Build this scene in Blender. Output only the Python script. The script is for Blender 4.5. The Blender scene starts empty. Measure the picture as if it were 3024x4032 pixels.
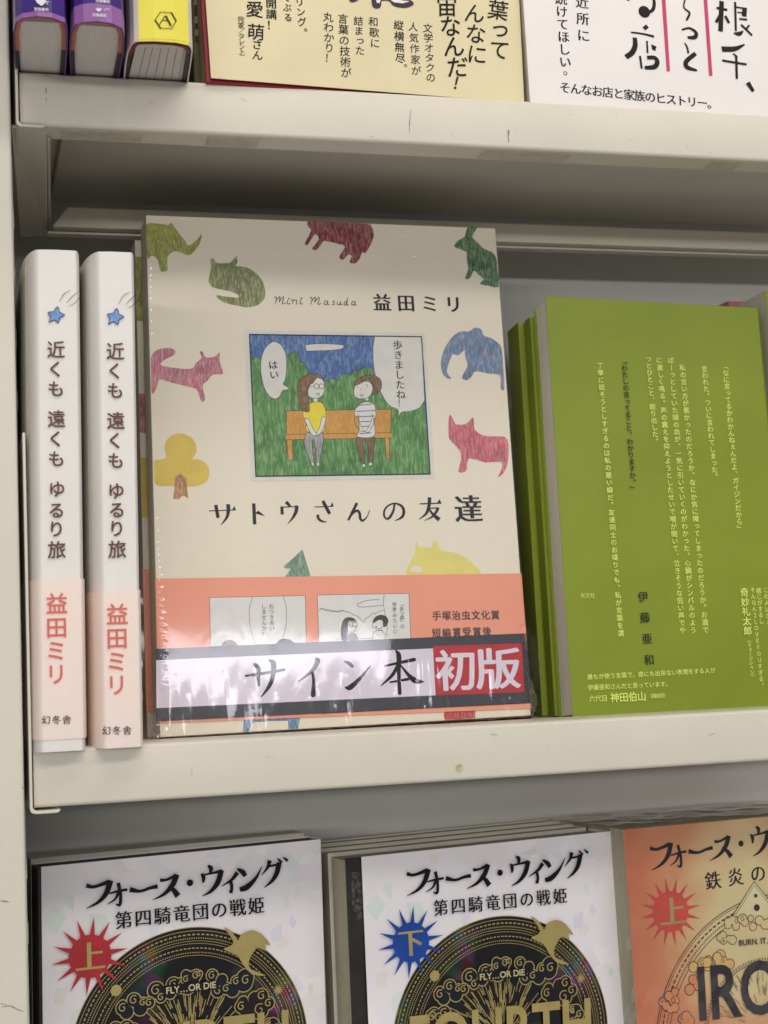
import bpy, bmesh, math, random
from mathutils import Vector, Matrix
import numpy as np
random.seed(7)
SC = bpy.context.scene
COL = SC.collection
# ---------------------------------------------------------------- camera
FULLW, FULLH = 3024.0, 4032.0
CX, CY = 1512.0, 2016.0
F = 6057.2
AX = np.array([0.9643474, -0.01574055, 0.26417101])    # shelf direction, seen from the camera (right, down, forward)
AY = np.array([-0.26114396, 0.10510981, 0.95956019])   # into the shelf
AZ = np.cross(AX, AY); AZ /= np.linalg.norm(AZ)
RW = np.array([AX, AY, AZ])
CAM = np.array([-0.02360013, -0.59556567, 0.02792319])
cd = bpy.data.cameras.new('camera'); co = bpy.data.objects.new('camera', cd); COL.objects.link(co)
cd.sensor_fit = 'HORIZONTAL'; cd.sensor_width = 36.0; cd.lens = F / FULLW * 36.0
cd.clip_start = 0.01; cd.clip_end = 60
right = RW @ np.array([1, 0, 0.0]); down = RW @ np.array([0, 1.0, 0]); fwd = RW @ np.array([0, 0, 1.0])
m = Matrix.Identity(4)
for i in range(3):
    m[i][0] = right[i]; m[i][1] = -down[i]; m[i][2] = -fwd[i]; m[i][3] = CAM[i]
co.matrix_world = m
cd.dof.use_dof = True; cd.dof.focus_distance = 0.64; cd.dof.aperture_fstop = 22
SC.camera = co
# ---------------------------------------------------------------- world, lamps, exposure
w = bpy.data.worlds.new('World'); SC.world = w; w.use_nodes = True
w.node_tree.nodes['Background'].inputs[0].default_value = (0.93, 0.94, 1.0, 1)
w.node_tree.nodes['Background'].inputs[1].default_value = 0.20
SC.view_settings.view_transform = 'Standard'; SC.view_settings.look = 'None'
SC.view_settings.exposure = 0.19; SC.view_settings.gamma = 1.0
try:
    SC.cycles.transparent_max_bounces = 16; SC.cycles.max_bounces = 8; SC.cycles.use_denoising = True
    SC.cycles.caustics_reflective = False; SC.cycles.caustics_refractive = False
except Exception: pass
def area(x, y, z, sx, sy, power, col, aim=(0.15, 0.05, 0.05)):
    l = bpy.data.lights.new('ceiling_or_fill_lamp', 'AREA'); l.shape = 'RECTANGLE'; l.size = sx; l.size_y = sy
    l.energy = power; l.color = col
    o = bpy.data.objects.new('ceiling_or_fill_lamp', l); COL.objects.link(o); o.location = (x, y, z)
    o.rotation_euler = (Vector(aim) - Vector((x, y, z))).to_track_quat('-Z', 'Y').to_euler()
WARM = (1.0, 0.955, 0.865)
area(0.35, -0.56, 1.20, 1.8, 0.14, 6.0, WARM)
area(0.55, -1.75, 1.30, 2.6, 0.16, 15, WARM)
area(0.5, -7.2, 1.36, 4.0, 0.20, 18, (0.93, 0.90, 1.0))
area(-4.5, -14.0, 1.30, 12.0, 0.5, 470, (1.0, 0.96, 0.90))
area(0.2, -1.0, -0.9, 2.5, 1.2, 2.7, (1, 0.95, 0.88))  # added fill from below, standing in for floor bounce; no real lamp here
# ---------------------------------------------------------------- projection helpers: measured picture points to places on real planes
def ray(u, v): return RW @ np.array([u - CX, v - CY, F])
def hitY(u, v, y):
    d = ray(u, v); return CAM + d * (y - CAM[1]) / d[1]
def hitZ(u, v, z):
    d = ray(u, v); return CAM + d * (z - CAM[2]) / d[2]
def hitX(u, v, x):
    d = ray(u, v); return CAM + d * (x - CAM[0]) / d[0]
class Plane:
    def __init__(s, o, ex, ez):
        s.o = np.array(o, float); s.ex = np.array(ex, float) / np.linalg.norm(ex)
        ez = np.array(ez, float); ez = ez - s.ex * (ez @ s.ex); s.ez = ez / np.linalg.norm(ez)
        s.n = np.cross(s.ex, s.ez)                     # towards the viewer
    def hit(s, u, v):
        d = ray(u, v); t = ((s.o - CAM) @ s.n) / (d @ s.n); q = CAM + d * t - s.o
        return np.array([q @ s.ex, q @ s.ez])
    def W(s, a, b, h=0.0): return s.o + s.ex * a + s.ez * b + s.n * h
def lean_plane(a, b, lean):
    e = np.array(b) - np.array(a); e[2] = 0; e /= np.linalg.norm(e)
    back = np.array([-e[1], e[0], 0]); L = math.radians(lean)
    return Plane(a, e, np.array([0, 0, 1]) * math.cos(L) + back * math.sin(L))
def CR(x0, y0, x1, zw=1659.0):
    s = (x1 - x0) / zw
    def f(*pts): return [(x0 + p[0] * s, y0 + p[1] * s) for p in pts]
    f.s = s
    return f
# ---------------------------------------------------------------- materials
def lin(c):
    def g(x):
        x = x / 255.0
        return x / 12.92 if x <= 0.04045 else ((x + 0.055) / 1.055) ** 2.4
    return (g(c[0]), g(c[1]), g(c[2]), 1)
MATS = {}
def mat(name, rgb, rough=0.55, var=0.03, scale=60, spec=0.4, metal=0.0, bump=0.0, bscale=400, coat=0.0, stretch=(1, 1, 1), fac2=None, rgb2=None):
    if name in MATS: return MATS[name]
    M = bpy.data.materials.new(name); M.use_nodes = True; nt = M.node_tree; N = nt.nodes; L = nt.links
    b = N['Principled BSDF']; c = lin(rgb)
    b.inputs['Roughness'].default_value = rough; b.inputs['Specular IOR Level'].default_value = spec
    b.inputs['Metallic'].default_value = metal; b.inputs['Coat Weight'].default_value = coat
    tc = N.new('ShaderNodeTexCoord'); mp = N.new('ShaderNodeMapping'); mp.inputs['Scale'].default_value = stretch
    L.new(tc.outputs['Object'], mp.inputs[0])
    nz = N.new('ShaderNodeTexNoise'); nz.inputs['Scale'].default_value = scale; nz.inputs['Detail'].default_value = 5
    L.new(mp.outputs[0], nz.inputs['Vector'])
    mx = N.new('ShaderNodeMix'); mx.data_type = 'RGBA'
    c2 = lin(rgb2) if rgb2 else tuple(max(0, x * (1 - 2.2 * var)) for x in c[:3]) + (1,)
    c1 = tuple(min(1, x * (1 + var)) for x in c[:3]) + (1,)
    mx.inputs['A'].default_value = c1; mx.inputs['B'].default_value = c2
    mr = N.new('ShaderNodeMapRange'); mr.inputs[1].default_value = 0.35; mr.inputs[2].default_value = 0.65
    L.new(nz.outputs['Fac'], mr.inputs[0]); L.new(mr.outputs[0], mx.inputs['Factor']); L.new(mx.outputs['Result'], b.inputs['Base Color'])
    if bump > 0:
        n2 = N.new('ShaderNodeTexNoise'); n2.inputs['Scale'].default_value = bscale; n2.inputs['Detail'].default_value = 4
        L.new(mp.outputs[0], n2.inputs['Vector'])
        bp = N.new('ShaderNodeBump'); bp.inputs['Strength'].default_value = bump; bp.inputs['Distance'].default_value = 0.0005
        L.new(n2.outputs['Fac'], bp.inputs['Height']); L.new(bp.outputs[0], b.inputs['Normal'])
    MATS[name] = M; return M
def crayon(name, rgb, amt=0.45, ang=35, paper=(236, 222, 200), sc=(560, 110), dark=0.3):
    if name in MATS: return MATS[name]
    M = bpy.data.materials.new(name); M.use_nodes = True; nt = M.node_tree; N = nt.nodes; L = nt.links
    b = N['Principled BSDF']; b.inputs['Roughness'].default_value = 0.6; b.inputs['Specular IOR Level'].default_value = 0.3
    tc = N.new('ShaderNodeTexCoord'); mp = N.new('ShaderNodeMapping')
    mp.inputs['Rotation'].default_value = (0, math.radians(ang), 0); mp.inputs['Scale'].default_value = (sc[0], sc[0], sc[1])
    L.new(tc.outputs['Object'], mp.inputs[0])
    n1 = N.new('ShaderNodeTexNoise'); n1.inputs['Scale'].default_value = 2.4; n1.inputs['Detail'].default_value = 6; n1.inputs['Distortion'].default_value = 0.8
    L.new(mp.outputs[0], n1.inputs['Vector'])
    n2 = N.new('ShaderNodeTexNoise'); n2.inputs['Scale'].default_value = 130; n2.inputs['Detail'].default_value = 3; L.new(tc.outputs['Object'], n2.inputs['Vector'])
    c = lin(rgb); p = lin(paper); d = tuple(x * (1 - dark) for x in c[:3]) + (1,)
    r1 = N.new('ShaderNodeMapRange'); r1.inputs[1].default_value = 0.44; r1.inputs[2].default_value = 0.70; r1.inputs[4].default_value = amt
    L.new(n1.outputs['Fac'], r1.inputs[0])
    m1 = N.new('ShaderNodeMix'); m1.data_type = 'RGBA'; m1.inputs['A'].default_value = c; m1.inputs['B'].default_value = d
    r2 = N.new('ShaderNodeMapRange'); r2.inputs[1].default_value = 0.4; r2.inputs[2].default_value = 0.65
    L.new(n2.outputs['Fac'], r2.inputs[0]); L.new(r2.outputs[0], m1.inputs['Factor'])
    m2 = N.new('ShaderNodeMix'); m2.data_type = 'RGBA'; m2.inputs['B'].default_value = p
    L.new(r1.outputs[0], m2.inputs['Factor']); L.new(m1.outputs['Result'], m2.inputs['A']); L.new(m2.outputs['Result'], b.inputs['Base Color'])
    MATS[name] = M; return M
def film_mat(name, rough=0.09, bump=0.35, scale=(55, 55, 55), tint=1.0, boost=0.75, fine=0.15):
    if name in MATS: return MATS[name]
    M = bpy.data.materials.new(name); M.use_nodes = True; nt = M.node_tree; N = nt.nodes; L = nt.links
    N.remove(N['Principled BSDF']); out = N['Material Output']
    tr = N.new('ShaderNodeBsdfTransparent'); tr.inputs[0].default_value = (tint, tint, tint, 1)
    gl = N.new('ShaderNodeBsdfGlossy'); gl.inputs['Roughness'].default_value = rough; gl.inputs[0].default_value = (1, 1, 1, 1)
    tc = N.new('ShaderNodeTexCoord'); mp = N.new('ShaderNodeMapping'); mp.inputs['Scale'].default_value = scale; L.new(tc.outputs['Object'], mp.inputs[0])
    n1 = N.new('ShaderNodeTexNoise'); n1.inputs['Scale'].default_value = 1; n1.inputs['Detail'].default_value = 2; n1.inputs['Distortion'].default_value = 1.2
    n2 = N.new('ShaderNodeTexNoise'); n2.inputs['Scale'].default_value = 6; n2.inputs['Detail'].default_value = 3
    L.new(mp.outputs[0], n1.inputs['Vector']); L.new(mp.outputs[0], n2.inputs['Vector'])
    b1 = N.new('ShaderNodeBump'); b1.inputs['Strength'].default_value = bump; b1.inputs['Distance'].default_value = 0.004
    b2 = N.new('ShaderNodeBump'); b2.inputs['Strength'].default_value = fine; b2.inputs['Distance'].default_value = 0.001
    L.new(n1.outputs['Fac'], b1.inputs['Height']); L.new(n2.outputs['Fac'], b2.inputs['Height']); L.new(b1.outputs[0], b2.inputs['Normal'])
    fr = N.new('ShaderNodeLayerWeight'); fr.inputs['Blend'].default_value = .5; pw = N.new('ShaderNodeMath'); pw.operation = 'POWER'; pw.inputs[1].default_value = 5; sa = N.new('ShaderNodeMath'); sa.operation = 'MULTIPLY_ADD'; sa.inputs[1].default_value = .9; sa.inputs[2].default_value = .055
    mu = N.new('ShaderNodeMath'); mu.operation = 'MULTIPLY'; mu.inputs[1].default_value = 1.6 * boost; mu.use_clamp = True
    L.new(b2.outputs[0], fr.inputs['Normal']); L.new(b2.outputs[0], gl.inputs['Normal']); L.new(fr.outputs['Facing'], pw.inputs[0]); L.new(pw.outputs[0], sa.inputs[0]); L.new(sa.outputs[0], mu.inputs[0])
    mx = N.new('ShaderNodeMixShader'); L.new(mu.outputs[0], mx.inputs[0]); L.new(tr.outputs[0], mx.inputs[1]); L.new(gl.outputs[0], mx.inputs[2])
    L.new(mx.outputs[0], out.inputs['Surface'])
    MATS[name] = M; return M
PAINT = mat('beige_paint', (217, 211, 196), rough=0.38, var=0.015, scale=18, bump=0.05, bscale=900)
PAINTB = mat('grey_paint', (206, 206, 202), rough=0.45, var=0.02, scale=14, bump=0.05, bscale=900)
PAGES = mat('page_edges', (196, 190, 172), rough=0.8, var=0.10, scale=30, stretch=(40, 40, 1))
PAGESG = mat('page_edges_grey', (214, 208, 202), rough=0.85, var=0.03, scale=25, stretch=(60, 3, 60))
INK = mat('black_ink', (24, 22, 26), rough=0.6, var=0.0, spec=.2)
def ink(rgb, rough=0.5, spec=0.35): return mat('ink_%d_%d_%d' % rgb, rgb, rough=rough, var=0.02, scale=200, spec=spec)
# ---------------------------------------------------------------- mesh building
class MB:
    def __init__(s): s.v = []; s.f = []; s.mi = []; s.mats = []
    def mid(s, M):
        if M not in s.mats: s.mats.append(M)
        return s.mats.index(M)
    def face(s, pts, M):
        k = len(s.v); s.v += [tuple(map(float, p)) for p in pts]; s.f.append(tuple(range(k, k + len(pts)))); s.mi.append(s.mid(M))
    def mesh(s, verts, faces, M):
        k = len(s.v); s.v += [tuple(map(float, p)) for p in verts]; i = s.mid(M)
        for f in faces: s.f.append(tuple(k + j for j in f)); s.mi.append(i)
    def box(s, lo, hi, M):
        x0, y0, z0 = lo; x1, y1, z1 = hi
        v = [(x0, y0, z0), (x1, y0, z0), (x1, y1, z0), (x0, y1, z0), (x0, y0, z1), (x1, y0, z1), (x1, y1, z1), (x0, y1, z1)]
        s.mesh(v, [(0, 3, 2, 1), (4, 5, 6, 7), (0, 1, 5, 4), (1, 2, 6, 5), (2, 3, 7, 6), (3, 0, 4, 7)], M)
    def slab(s, pl, quad, h0, h1, M, Mside=None):
        n = len(quad)
        lo = [pl.W(a, b, h0) for a, b in quad]; hi = [pl.W(a, b, h1) for a, b in quad]
        if Mside is None: Mside = M
        s.face(hi, M); s.face(lo[::-1], M)
        for i in range(n):
            j = (i + 1) % n; s.face([lo[i], lo[j], hi[j], hi[i]], Mside)
def thing(name, label, cat, loc, group=None):
    o = bpy.data.objects.new(name, None); COL.objects.link(o); o.location = tuple(map(float, loc)); o.empty_display_size = 0.01
    o['label'] = label; o['category'] = cat
    if group: o['group'] = group
    return o
ROOTLOC = {}
def root_loc(o):
    v = Vector((0, 0, 0))
    while o is not None: v += o.location; o = o.parent
    return v
def part(name, mb, parent, bevel=0.0, seg=2, smooth=False, kind=None, label=None):
    me = bpy.data.meshes.new(name)
    off = root_loc(parent)
    me.from_pydata([(x - off.x, y - off.y, z - off.z) for x, y, z in mb.v], [], mb.f)
    for M in mb.mats: me.materials.append(M)
    me.polygons.foreach_set('material_index', mb.mi); me.update()
    if bevel > 0:
        bm = bmesh.new(); bm.from_mesh(me); bmesh.ops.remove_doubles(bm, verts=bm.verts, dist=1e-6)
        bmesh.ops.bevel(bm, geom=[e for e in bm.edges if len(e.link_faces) == 2 and e.calc_face_angle(0) > 0.6], offset=bevel, segments=seg, affect='EDGES', profile=0.5)
        bm.to_mesh(me); bm.free()
    if smooth:
        for p in me.polygons: p.use_smooth = True
    o = bpy.data.objects.new(name, me); COL.objects.link(o); o.parent = parent
    if kind: o['kind'] = kind
    if label: o['label'] = label
    return o
# ---------------------------------------------------------------- glyphs of Blender's own built-in font
GC = {}
_dg = None
def glyph(s, off=0.0, res=3):
    k = (s, off, res)
    if k in GC: return GC[k]
    cu = bpy.data.curves.new('g', 'FONT'); cu.body = s; cu.size = 1; cu.resolution_u = res; cu.offset = off; cu.fill_mode = 'FRONT'
    o = bpy.data.objects.new('g', cu); COL.objects.link(o); bpy.context.view_layer.update()
    dg = bpy.context.evaluated_depsgraph_get(); me = bpy.data.meshes.new_from_object(o.evaluated_get(dg), depsgraph=dg)
    n = len(me.vertices); a = np.zeros(n * 3); me.vertices.foreach_get('co', a)
    r = (a.reshape(-1, 3)[:, :2].copy(), [tuple(p.vertices) for p in me.polygons])
    bpy.data.objects.remove(o); bpy.data.curves.remove(cu); bpy.data.meshes.remove(me)
    GC[k] = r; return r
def preload(strs, off, res=3):
    pass
def catmull(P, n=6, closed=False):
    P = [np.array(p, float) for p in P]
    if len(P) < 3 and not closed: 
        return [P[0] + (P[-1] - P[0]) * t for t in (0, 0.5, 1)]
    out = []; N = len(P)
    rng = range(N) if closed else range(N - 1)
    for i in rng:
        p1 = P[i]; p2 = P[(i + 1) % N]
        p0 = P[(i - 1) % N] if closed or i > 0 else 2 * p1 - p2
        p3 = P[(i + 2) % N] if closed or i + 2 < N else 2 * p2 - p1
        for k in range(n):
            t = k / n
            out.append(0.5 * ((2 * p1) + (-p0 + p2) * t + (2 * p0 - 5 * p1 + 4 * p2 - p3) * t * t + (-p0 + 3 * p1 - 3 * p2 + p3) * t ** 3))
    if not closed: out.append(P[-1])
    return out
DH = 3e-6
SMALLKANA = 'っゃゅょぁぃぅぇぉッャュョァィゥェォ'
class Print:
    """flat print lying on a plane: polygons, pen strokes and letters, each layer a few microns above the last"""
    def __init__(s, pl, h=1e-4, off=(0, 0)): s.pl = pl; s.h = h; s.m = MB(); s.off = np.array(off, float)
    def loc(s, p): return s.pl.hit(*p) + s.off
    def up(s): s.h += DH
    def polyl(s, L, M): s.up(); s.m.face([s.pl.W(a, b, s.h) for a, b in L], M)
    def poly(s, pts, M, sm=0, clip=None):
        L = [s.loc(p) for p in pts]
        if sm: L = catmull(L, sm, True)
        if clip: L = [np.array([min(max(a, clip[0]), clip[1]), b]) for a, b in L]
        s.polyl(L, M)
    def circlel(s, c, r, M, n=28): s.polyl([(c[0] + r * math.cos(i * 2 * math.pi / n), c[1] + r * math.sin(i * 2 * math.pi / n)) for i in range(n)], M)
    def strokel(s, L, W, M, n=6, cap=True, curve=True):
        s.up()
        L = [np.array(p, float) for p in L]
        if not isinstance(W, (list, tuple)): W = [W] * len(L)
        P = [np.array([p[0], p[1], w_]) for p, w_ in zip(L, W)]
        if curve: P = catmull(P, n)
        lv = []; rv = []
        for i, p in enumerate(P):
            q0 = P[max(0, i - 1)][:2]; q1 = P[min(len(P) - 1, i + 1)][:2]; t = q1 - q0; t = t / (np.linalg.norm(t) + 1e-12); nn = np.array([-t[1], t[0]])
            hw = max(p[2], 1e-6) / 2
            lv.append(p[:2] + nn * hw); rv.append(p[:2] - nn * hw)
        k = len(P); V = [s.pl.W(a, b, s.h) for a, b in lv + rv]
        s.m.mesh(V, [(k + i, k + i + 1, i + 1, i) for i in range(k - 1)], M)
        if cap:
            for (p, q) in ((P[0], P[1]), (P[-1], P[-2])):
                t = p[:2] - q[:2]; a0 = math.atan2(t[1], t[0]); r = p[2] / 2
                if r < 5e-5: continue
                s.m.face([s.pl.W(p[0] + r * math.cos(a0 + x), p[1] + r * math.sin(a0 + x), s.h + 5e-7) for x in [(-0.5 + i / 6) * math.pi for i in range(7)]], M)
    def pxs(s, p): 
        a = s.pl.hit(*p); b = s.pl.hit(p[0] + 10, p[1]); return np.linalg.norm(b - a) / 10
    def stroke(s, pts, W, M, n=6, cap=True, curve=True, k=1.0):
        sc = s.pxs(pts[0]) * k
        W = [x * sc for x in W] if isinstance(W, (list, tuple)) else W * sc
        s.strokel([s.loc(p) for p in pts], W, M, n, cap, curve)
    def put(s, g, c, size, M, rot=0.0, sx=1.0, sy=1.0, shear=0.0, cen=(0.5, 0.38)):
        V, Fc = g
        x = (V[:, 0] - cen[0]) * size * sx; y = (V[:, 1] - cen[1]) * size * sy; x = x + shear * y
        cr, sr = math.cos(rot), math.sin(rot)
        s.m.mesh([s.pl.W(c[0] + cr * a - sr * b, c[1] + sr * a + cr * b, s.h) for a, b in zip(x, y)], Fc, M)
    def char(s, ch, c, size, M, rot=0.0, off=0.0, mincho=0.0, vert=False, res=3, **k):
        if ch in ' \u3000': return
        c = np.array(c, float)
        if vert:
            if ch in 'ー（）「」〜～…/': rot = rot - math.pi / 2
            if ch in '。、': c = c + np.array([0.55, 0.55]) * size
            if ch in SMALLKANA: c = c + np.array([0.08, 0.08]) * size
        g = glyph(ch, 0.0, res)
        if mincho: sh = [(d, 0) for d in (-mincho, -mincho / 2, 0, mincho / 2, mincho)]
        elif off > 0: sh = [(-off, -off), (off, -off), (-off, off), (off, off)]
        else: sh = [(0, 0)]
        cr, sr = math.cos(rot), math.sin(rot)
        if vert and sr < -.9: sh = [(q, p) for p, q in sh]
        for dx, dy in sh:
            s.h += 3e-7
            s.put(g, c + np.array([cr * dx - sr * dy, sr * dx + cr * dy]) * size, size, M, rot, **k)
    def text(s, st, p0, p1, size_px, M, vert=False, **k):
        """characters spaced evenly from centre p0 to centre p1 (picture points)"""
        s.up(); a = s.loc(p0); b = s.loc(p1); sz = size_px * s.pxs(p0); n = max(1, len(st) - 1); d = b - a
        rot = math.atan2(d[1], d[0]) if not vert and len(st) > 1 else (math.atan2(d[1], d[0]) + math.pi / 2 if len(st) > 1 else 0)
        if abs(rot) > 0.35: rot = 0
        for i, ch in enumerate(st): s.char(ch, a + d * i / n, sz, M, rot=rot, vert=vert, **k)
    def latin(s, st, pl_, pr_, M, off=0.0, sy=1.0, base=0.0, res=4, shear=0.0, mincho=0):
        """a whole word stretched from left baseline point to right baseline point"""
        s.up(); V, Fc = glyph(st, min(off, .02), res); a = s.loc(pl_); b = s.loc(pr_); x0 = V[:, 0].min(); wd = V[:, 0].max() - x0
        L = np.linalg.norm(b - a); rot = math.atan2(b[1] - a[1], b[0] - a[0]); k = L / wd
        x = (V[:, 0] - x0) * k; y = V[:, 1] * k * sy; x = x + shear * y; cr, sr = math.cos(rot), math.sin(rot)
        s.m.mesh([s.pl.W(a[0] + cr * q - sr * r, a[1] + sr * q + cr * r, s.h) for q, r in zip(x, y)], Fc, M)
    def done(s, name, parent, kind=None): return part(name, s.m, parent, kind=kind)
exec_marker = 0
#==SHELF==
# ================================================================ the bookcase
SA, SB, SCc = 0.2627, 0.0, -0.246       # tops of the three shelves
bc = thing('bookcase', 'beige painted metal bookcase with three shelves of books standing on it', 'bookcase', (0.1, 0.07, SCc))
WALLY = 0.152
mb = MB(); mb.box((-0.22, WALLY, -0.45), (0.75, WALLY + 0.002, 0.62), PAINTB); part('back_panel', mb, bc)
mb = MB(); mb.box((-0.085, -0.004, -0.45), (-0.0033, WALLY - 0.001, 0.62), PAINT); part('side_panel', mb, bc, bevel=0.0012, seg=3)
mb = MB(); mb.box((-0.0034, 0.028, -0.45), (-0.0019, WALLY - 0.001, 0.62), PAINTB)
part('slotted_upright', mb, bc)
SLOT = mat('slot_light', (205, 202, 190), rough=0.4)
for zz in (0.135, 0.16, 0.185, 0.21, -.05, -.075):
    mb = MB(); mb.box((-0.0018, 0.032, zz), (-0.0015, 0.038, zz + .008), SLOT); part('slot', mb, bc)
def shelf(top, name='shelf'):
    """folded sheet: rounded lip, return underneath, plate, drawn as one closed profile in depth and height"""
    r = 0.0026; z0 = top; zb = top - 0.0205; prof = []
    for i in range(7):
        t = math.pi / 2 * i / 6; prof.append((r - r * math.cos(t) + 0.0, z0 + 0.0012 - r * 0.55 + 0.55 * r * math.sin(t)))
    prof = [(y, z) for y, z in prof]
    back = [(0.030, z0 + 0.0012), (0.032, z0), (WALLY - 0.001, z0), (WALLY - 0.001, z0 - 0.0012), (0.0150, z0 - 0.0012), (0.0150, zb + 0.0008), (0.0148, zb)]
    rb = 0.0016
    low = [(rb - rb * math.cos(t), zb + rb - rb * math.sin(t)) for t in [math.pi / 2 * (5 - i) / 5 for i in range(6)]]
    pr = prof + back + low
    mb = MB(); n = len(pr); x0, x1 = 0.0004, 0.75
    V = [(x0, y, z) for y, z in pr] + [(x1, y, z) for y, z in pr]
    mb.mesh(V, [(i, (i + 1) % n, n + (i + 1) % n, n + i) for i in range(n)], PAINT)
    mb.mesh(V, [tuple(range(n))[::-1], tuple(range(n, 2 * n))], PAINT)
    o = part(name, mb, bc)
    for p in o.data.polygons: p.use_smooth = len(p.vertices) == 4
    try: o.data.set_sharp_from_angle(angle=math.radians(40))
    except Exception: pass
    return o
mb = MB(); mb.box((0.02, 0.060, SA - .0040), (0.75, 0.149, SA - .00125), PAINT); part('stiffener', mb, bc, bevel=.0008, seg=3)
shA = shelf(SA); shB = shelf(SB); shC = shelf(SCc)
def end_bracket(top, up):
    """thin plate at the shelf end, its foot folded under the shelf"""
    mb = MB(); t = 0.0011; zf = top - 0.0225; prof = []
    x1 = -0.0002
    # front view profile (x, z): up the plate and along the foot
    out = [(x1 - t, top + up)] + [(x1 - t, zf + 0.002), (x1 - t + 0.0004, zf + 0.0006), (x1 - t + 0.002, zf - t * 0 + 0.0)] + [(0.0085, zf), (0.0098, zf + 0.0006), (0.0098, zf + t + 0.0002), (0.0085, zf + t)]
    inn = [(x1 + 0.0010, zf + t), (x1, zf + t + 0.0012), (x1, top + up)]
    P = out + inn; n = len(P)
    y0, y1 = -0.0032, WALLY - 0.004
    V = [(x, y0, z) for x, z in P] + [(x, y1, z) for x, z in P]
    mb.mesh(V, [(i, (i + 1) % n, n + (i + 1) % n, n + i) for i in range(n)], PAINT); mb.mesh(V, [tuple(range(n))[::-1], tuple(range(n, 2 * n))], PAINT)
    return part('end_bracket', mb, bc, bevel=0.0003, seg=2)
end_bracket(SA, 0.12); end_bracket(SB, 0.1205); end_bracket(SCc, 0.12)
# sloping rear rail and hanging bracket below the upper shelf
zr = 0.2294
mb = MB()
V = [(0.0172, 0.100, 0.2311), (0.75, 0.100, 0.2305), (0.75, 0.104, 0.2410), (0.0246, 0.104, 0.2420), (0.0190, 0.112, 0.2311), (0.75, 0.112, 0.2305), (0.75, 0.112, 0.2410), (0.0250, 0.112, 0.2420)]
mb.mesh(V, [(0, 1, 2, 3), (3, 2, 6, 7), (4, 7, 6, 5), (0, 4, 5, 1), (0, 3, 7, 4), (1, 5, 6, 2)], PAINT); part('rear_rail', mb, bc, bevel=0.0012, seg=3)
mb = MB(); mb.box((0.0160, 0.106, 0.2296), (0.75, 0.112, 0.2306), PAINT); part('rail_lip', mb, bc)
mb = MB()
g0 = [hitY(44, 500, 0.004), hitY(184, 522, 0.004), hitY(187, 930, 0.125), hitY(78, 936, 0.125)]
g1_ = [p + np.array([0, 0.0012, 0.0016]) for p in g0]
mb.mesh([tuple(p) for p in g0 + g1_], [(0, 3, 2, 1), (4, 5, 6, 7), (0, 1, 5, 4), (1, 2, 6, 5), (2, 3, 7, 6), (3, 0, 4, 7)], PAINT)
part('bracket_gusset', mb, bc, bevel=0.0006, seg=3)
mb = MB(); f0 = [hitY(186, 548, 0.010), hitY(198, 552, 0.010), hitY(202, 905, 0.120), hitY(190, 905, 0.120)]; f1 = [p + np.array([0, 0.001, 0.0014]) for p in f0]
mb.mesh([tuple(p) for p in f0 + f1], [(0, 3, 2, 1), (4, 5, 6, 7), (0, 1, 5, 4), (1, 2, 6, 5), (2, 3, 7, 6), (3, 0, 4, 7)], PAINT); part('bracket_flange', mb, bc, bevel=0.0003)
# adhesive left under the lip and scuffs on the lips
GL = mat('glue_residue', (200, 192, 174), rough=0.7, var=0.05, scale=300)
SCUFF = mat('scuff_grey', (150, 142, 130), rough=0.8, var=0.2, scale=500)
mb = MB()
def under(u0, u1): 
    a = hitZ(u0, 545, 0.2416)[0]; b = hitZ(u1, 545, 0.2416)[0]; mb.box((a, 0.003, 0.24195), (b, 0.0135, 0.24215), GL)
under(240, 560); under(820, 1030); under(1960, 2330); under(2950, 3080)
part('glue_residue', mb, bc, kind='stuff')
mb = MB(); pf = Plane((0, -0.00012, 0), (1, 0, 0), (0, 0, 1)); P = Print(pf, 0.0)
for pts, wd in (([(1618, 434), (1613, 480), (1612, 520)], 3), ([(2003, 515), (2001, 540)], 7), ([(2002, 545), (2003, 560)], 4), ([(181, 350), (182, 366)], 5), ([(182, 386), (182, 398)], 4), ([(180, 296), (196, 300)], 2.5)):
    P.stroke(pts, [wd * .5, wd, wd * .4][:len(pts)] if len(pts) == 3 else [wd, wd * .6], SCUFF)
rs = random.Random(21); FAINT = mat('faint_scuff', (196, 188, 170), rough=.7, var=.1, scale=500)
for k in range(20):
    x_ = rs.uniform(.004, .34); zt = rs.choice((SA, SB)); z_ = zt - rs.uniform(.002, .019); a_ = rs.uniform(-.5, .5) + (1.57 if rs.random() < .5 else 0); l_ = rs.uniform(.0006, .0045)
    P.strokel([(x_, z_), (x_ + l_ * .5 * math.cos(a_) + .0001, z_ + l_ * .5 * math.sin(a_)), (x_ + l_ * math.cos(a_), z_ + l_ * math.sin(a_))], [.0001, rs.uniform(.00015, .00045), .0001], FAINT)
YS = mat('yellow_stain', (200, 190, 150), rough=0.7, var=0.15, scale=600)
P.poly([(1796, 3013), (1812, 3008), (1822, 3014), (1820, 3034), (1806, 3042), (1795, 3030)], YS, sm=3)
P.done('scuff_mark', bc, kind='stuff')
pf = Plane((0, -0.0041, 0), (1, 0, 0), (0, 0, 1)); P = Print(pf, 0.0)
for pts, wd in (([(0, 3549), (18, 3548), (36, 3553)], 6), ([(8, 3965), (40, 3961), (58, 3972)], 4), ([(50, 3962), (70, 3975), (92, 3982)], 3.5), ([(4, 3952), (26, 3957)], 3), ([(88, 3100), (93, 3103)], 4)):
    P.stroke(pts, [wd * .4, wd, wd * .3][:len(pts)] if len(pts) == 3 else [wd, wd * .6], SCUFF)
P.done('scuff_mark', bc, kind='stuff')
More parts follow.
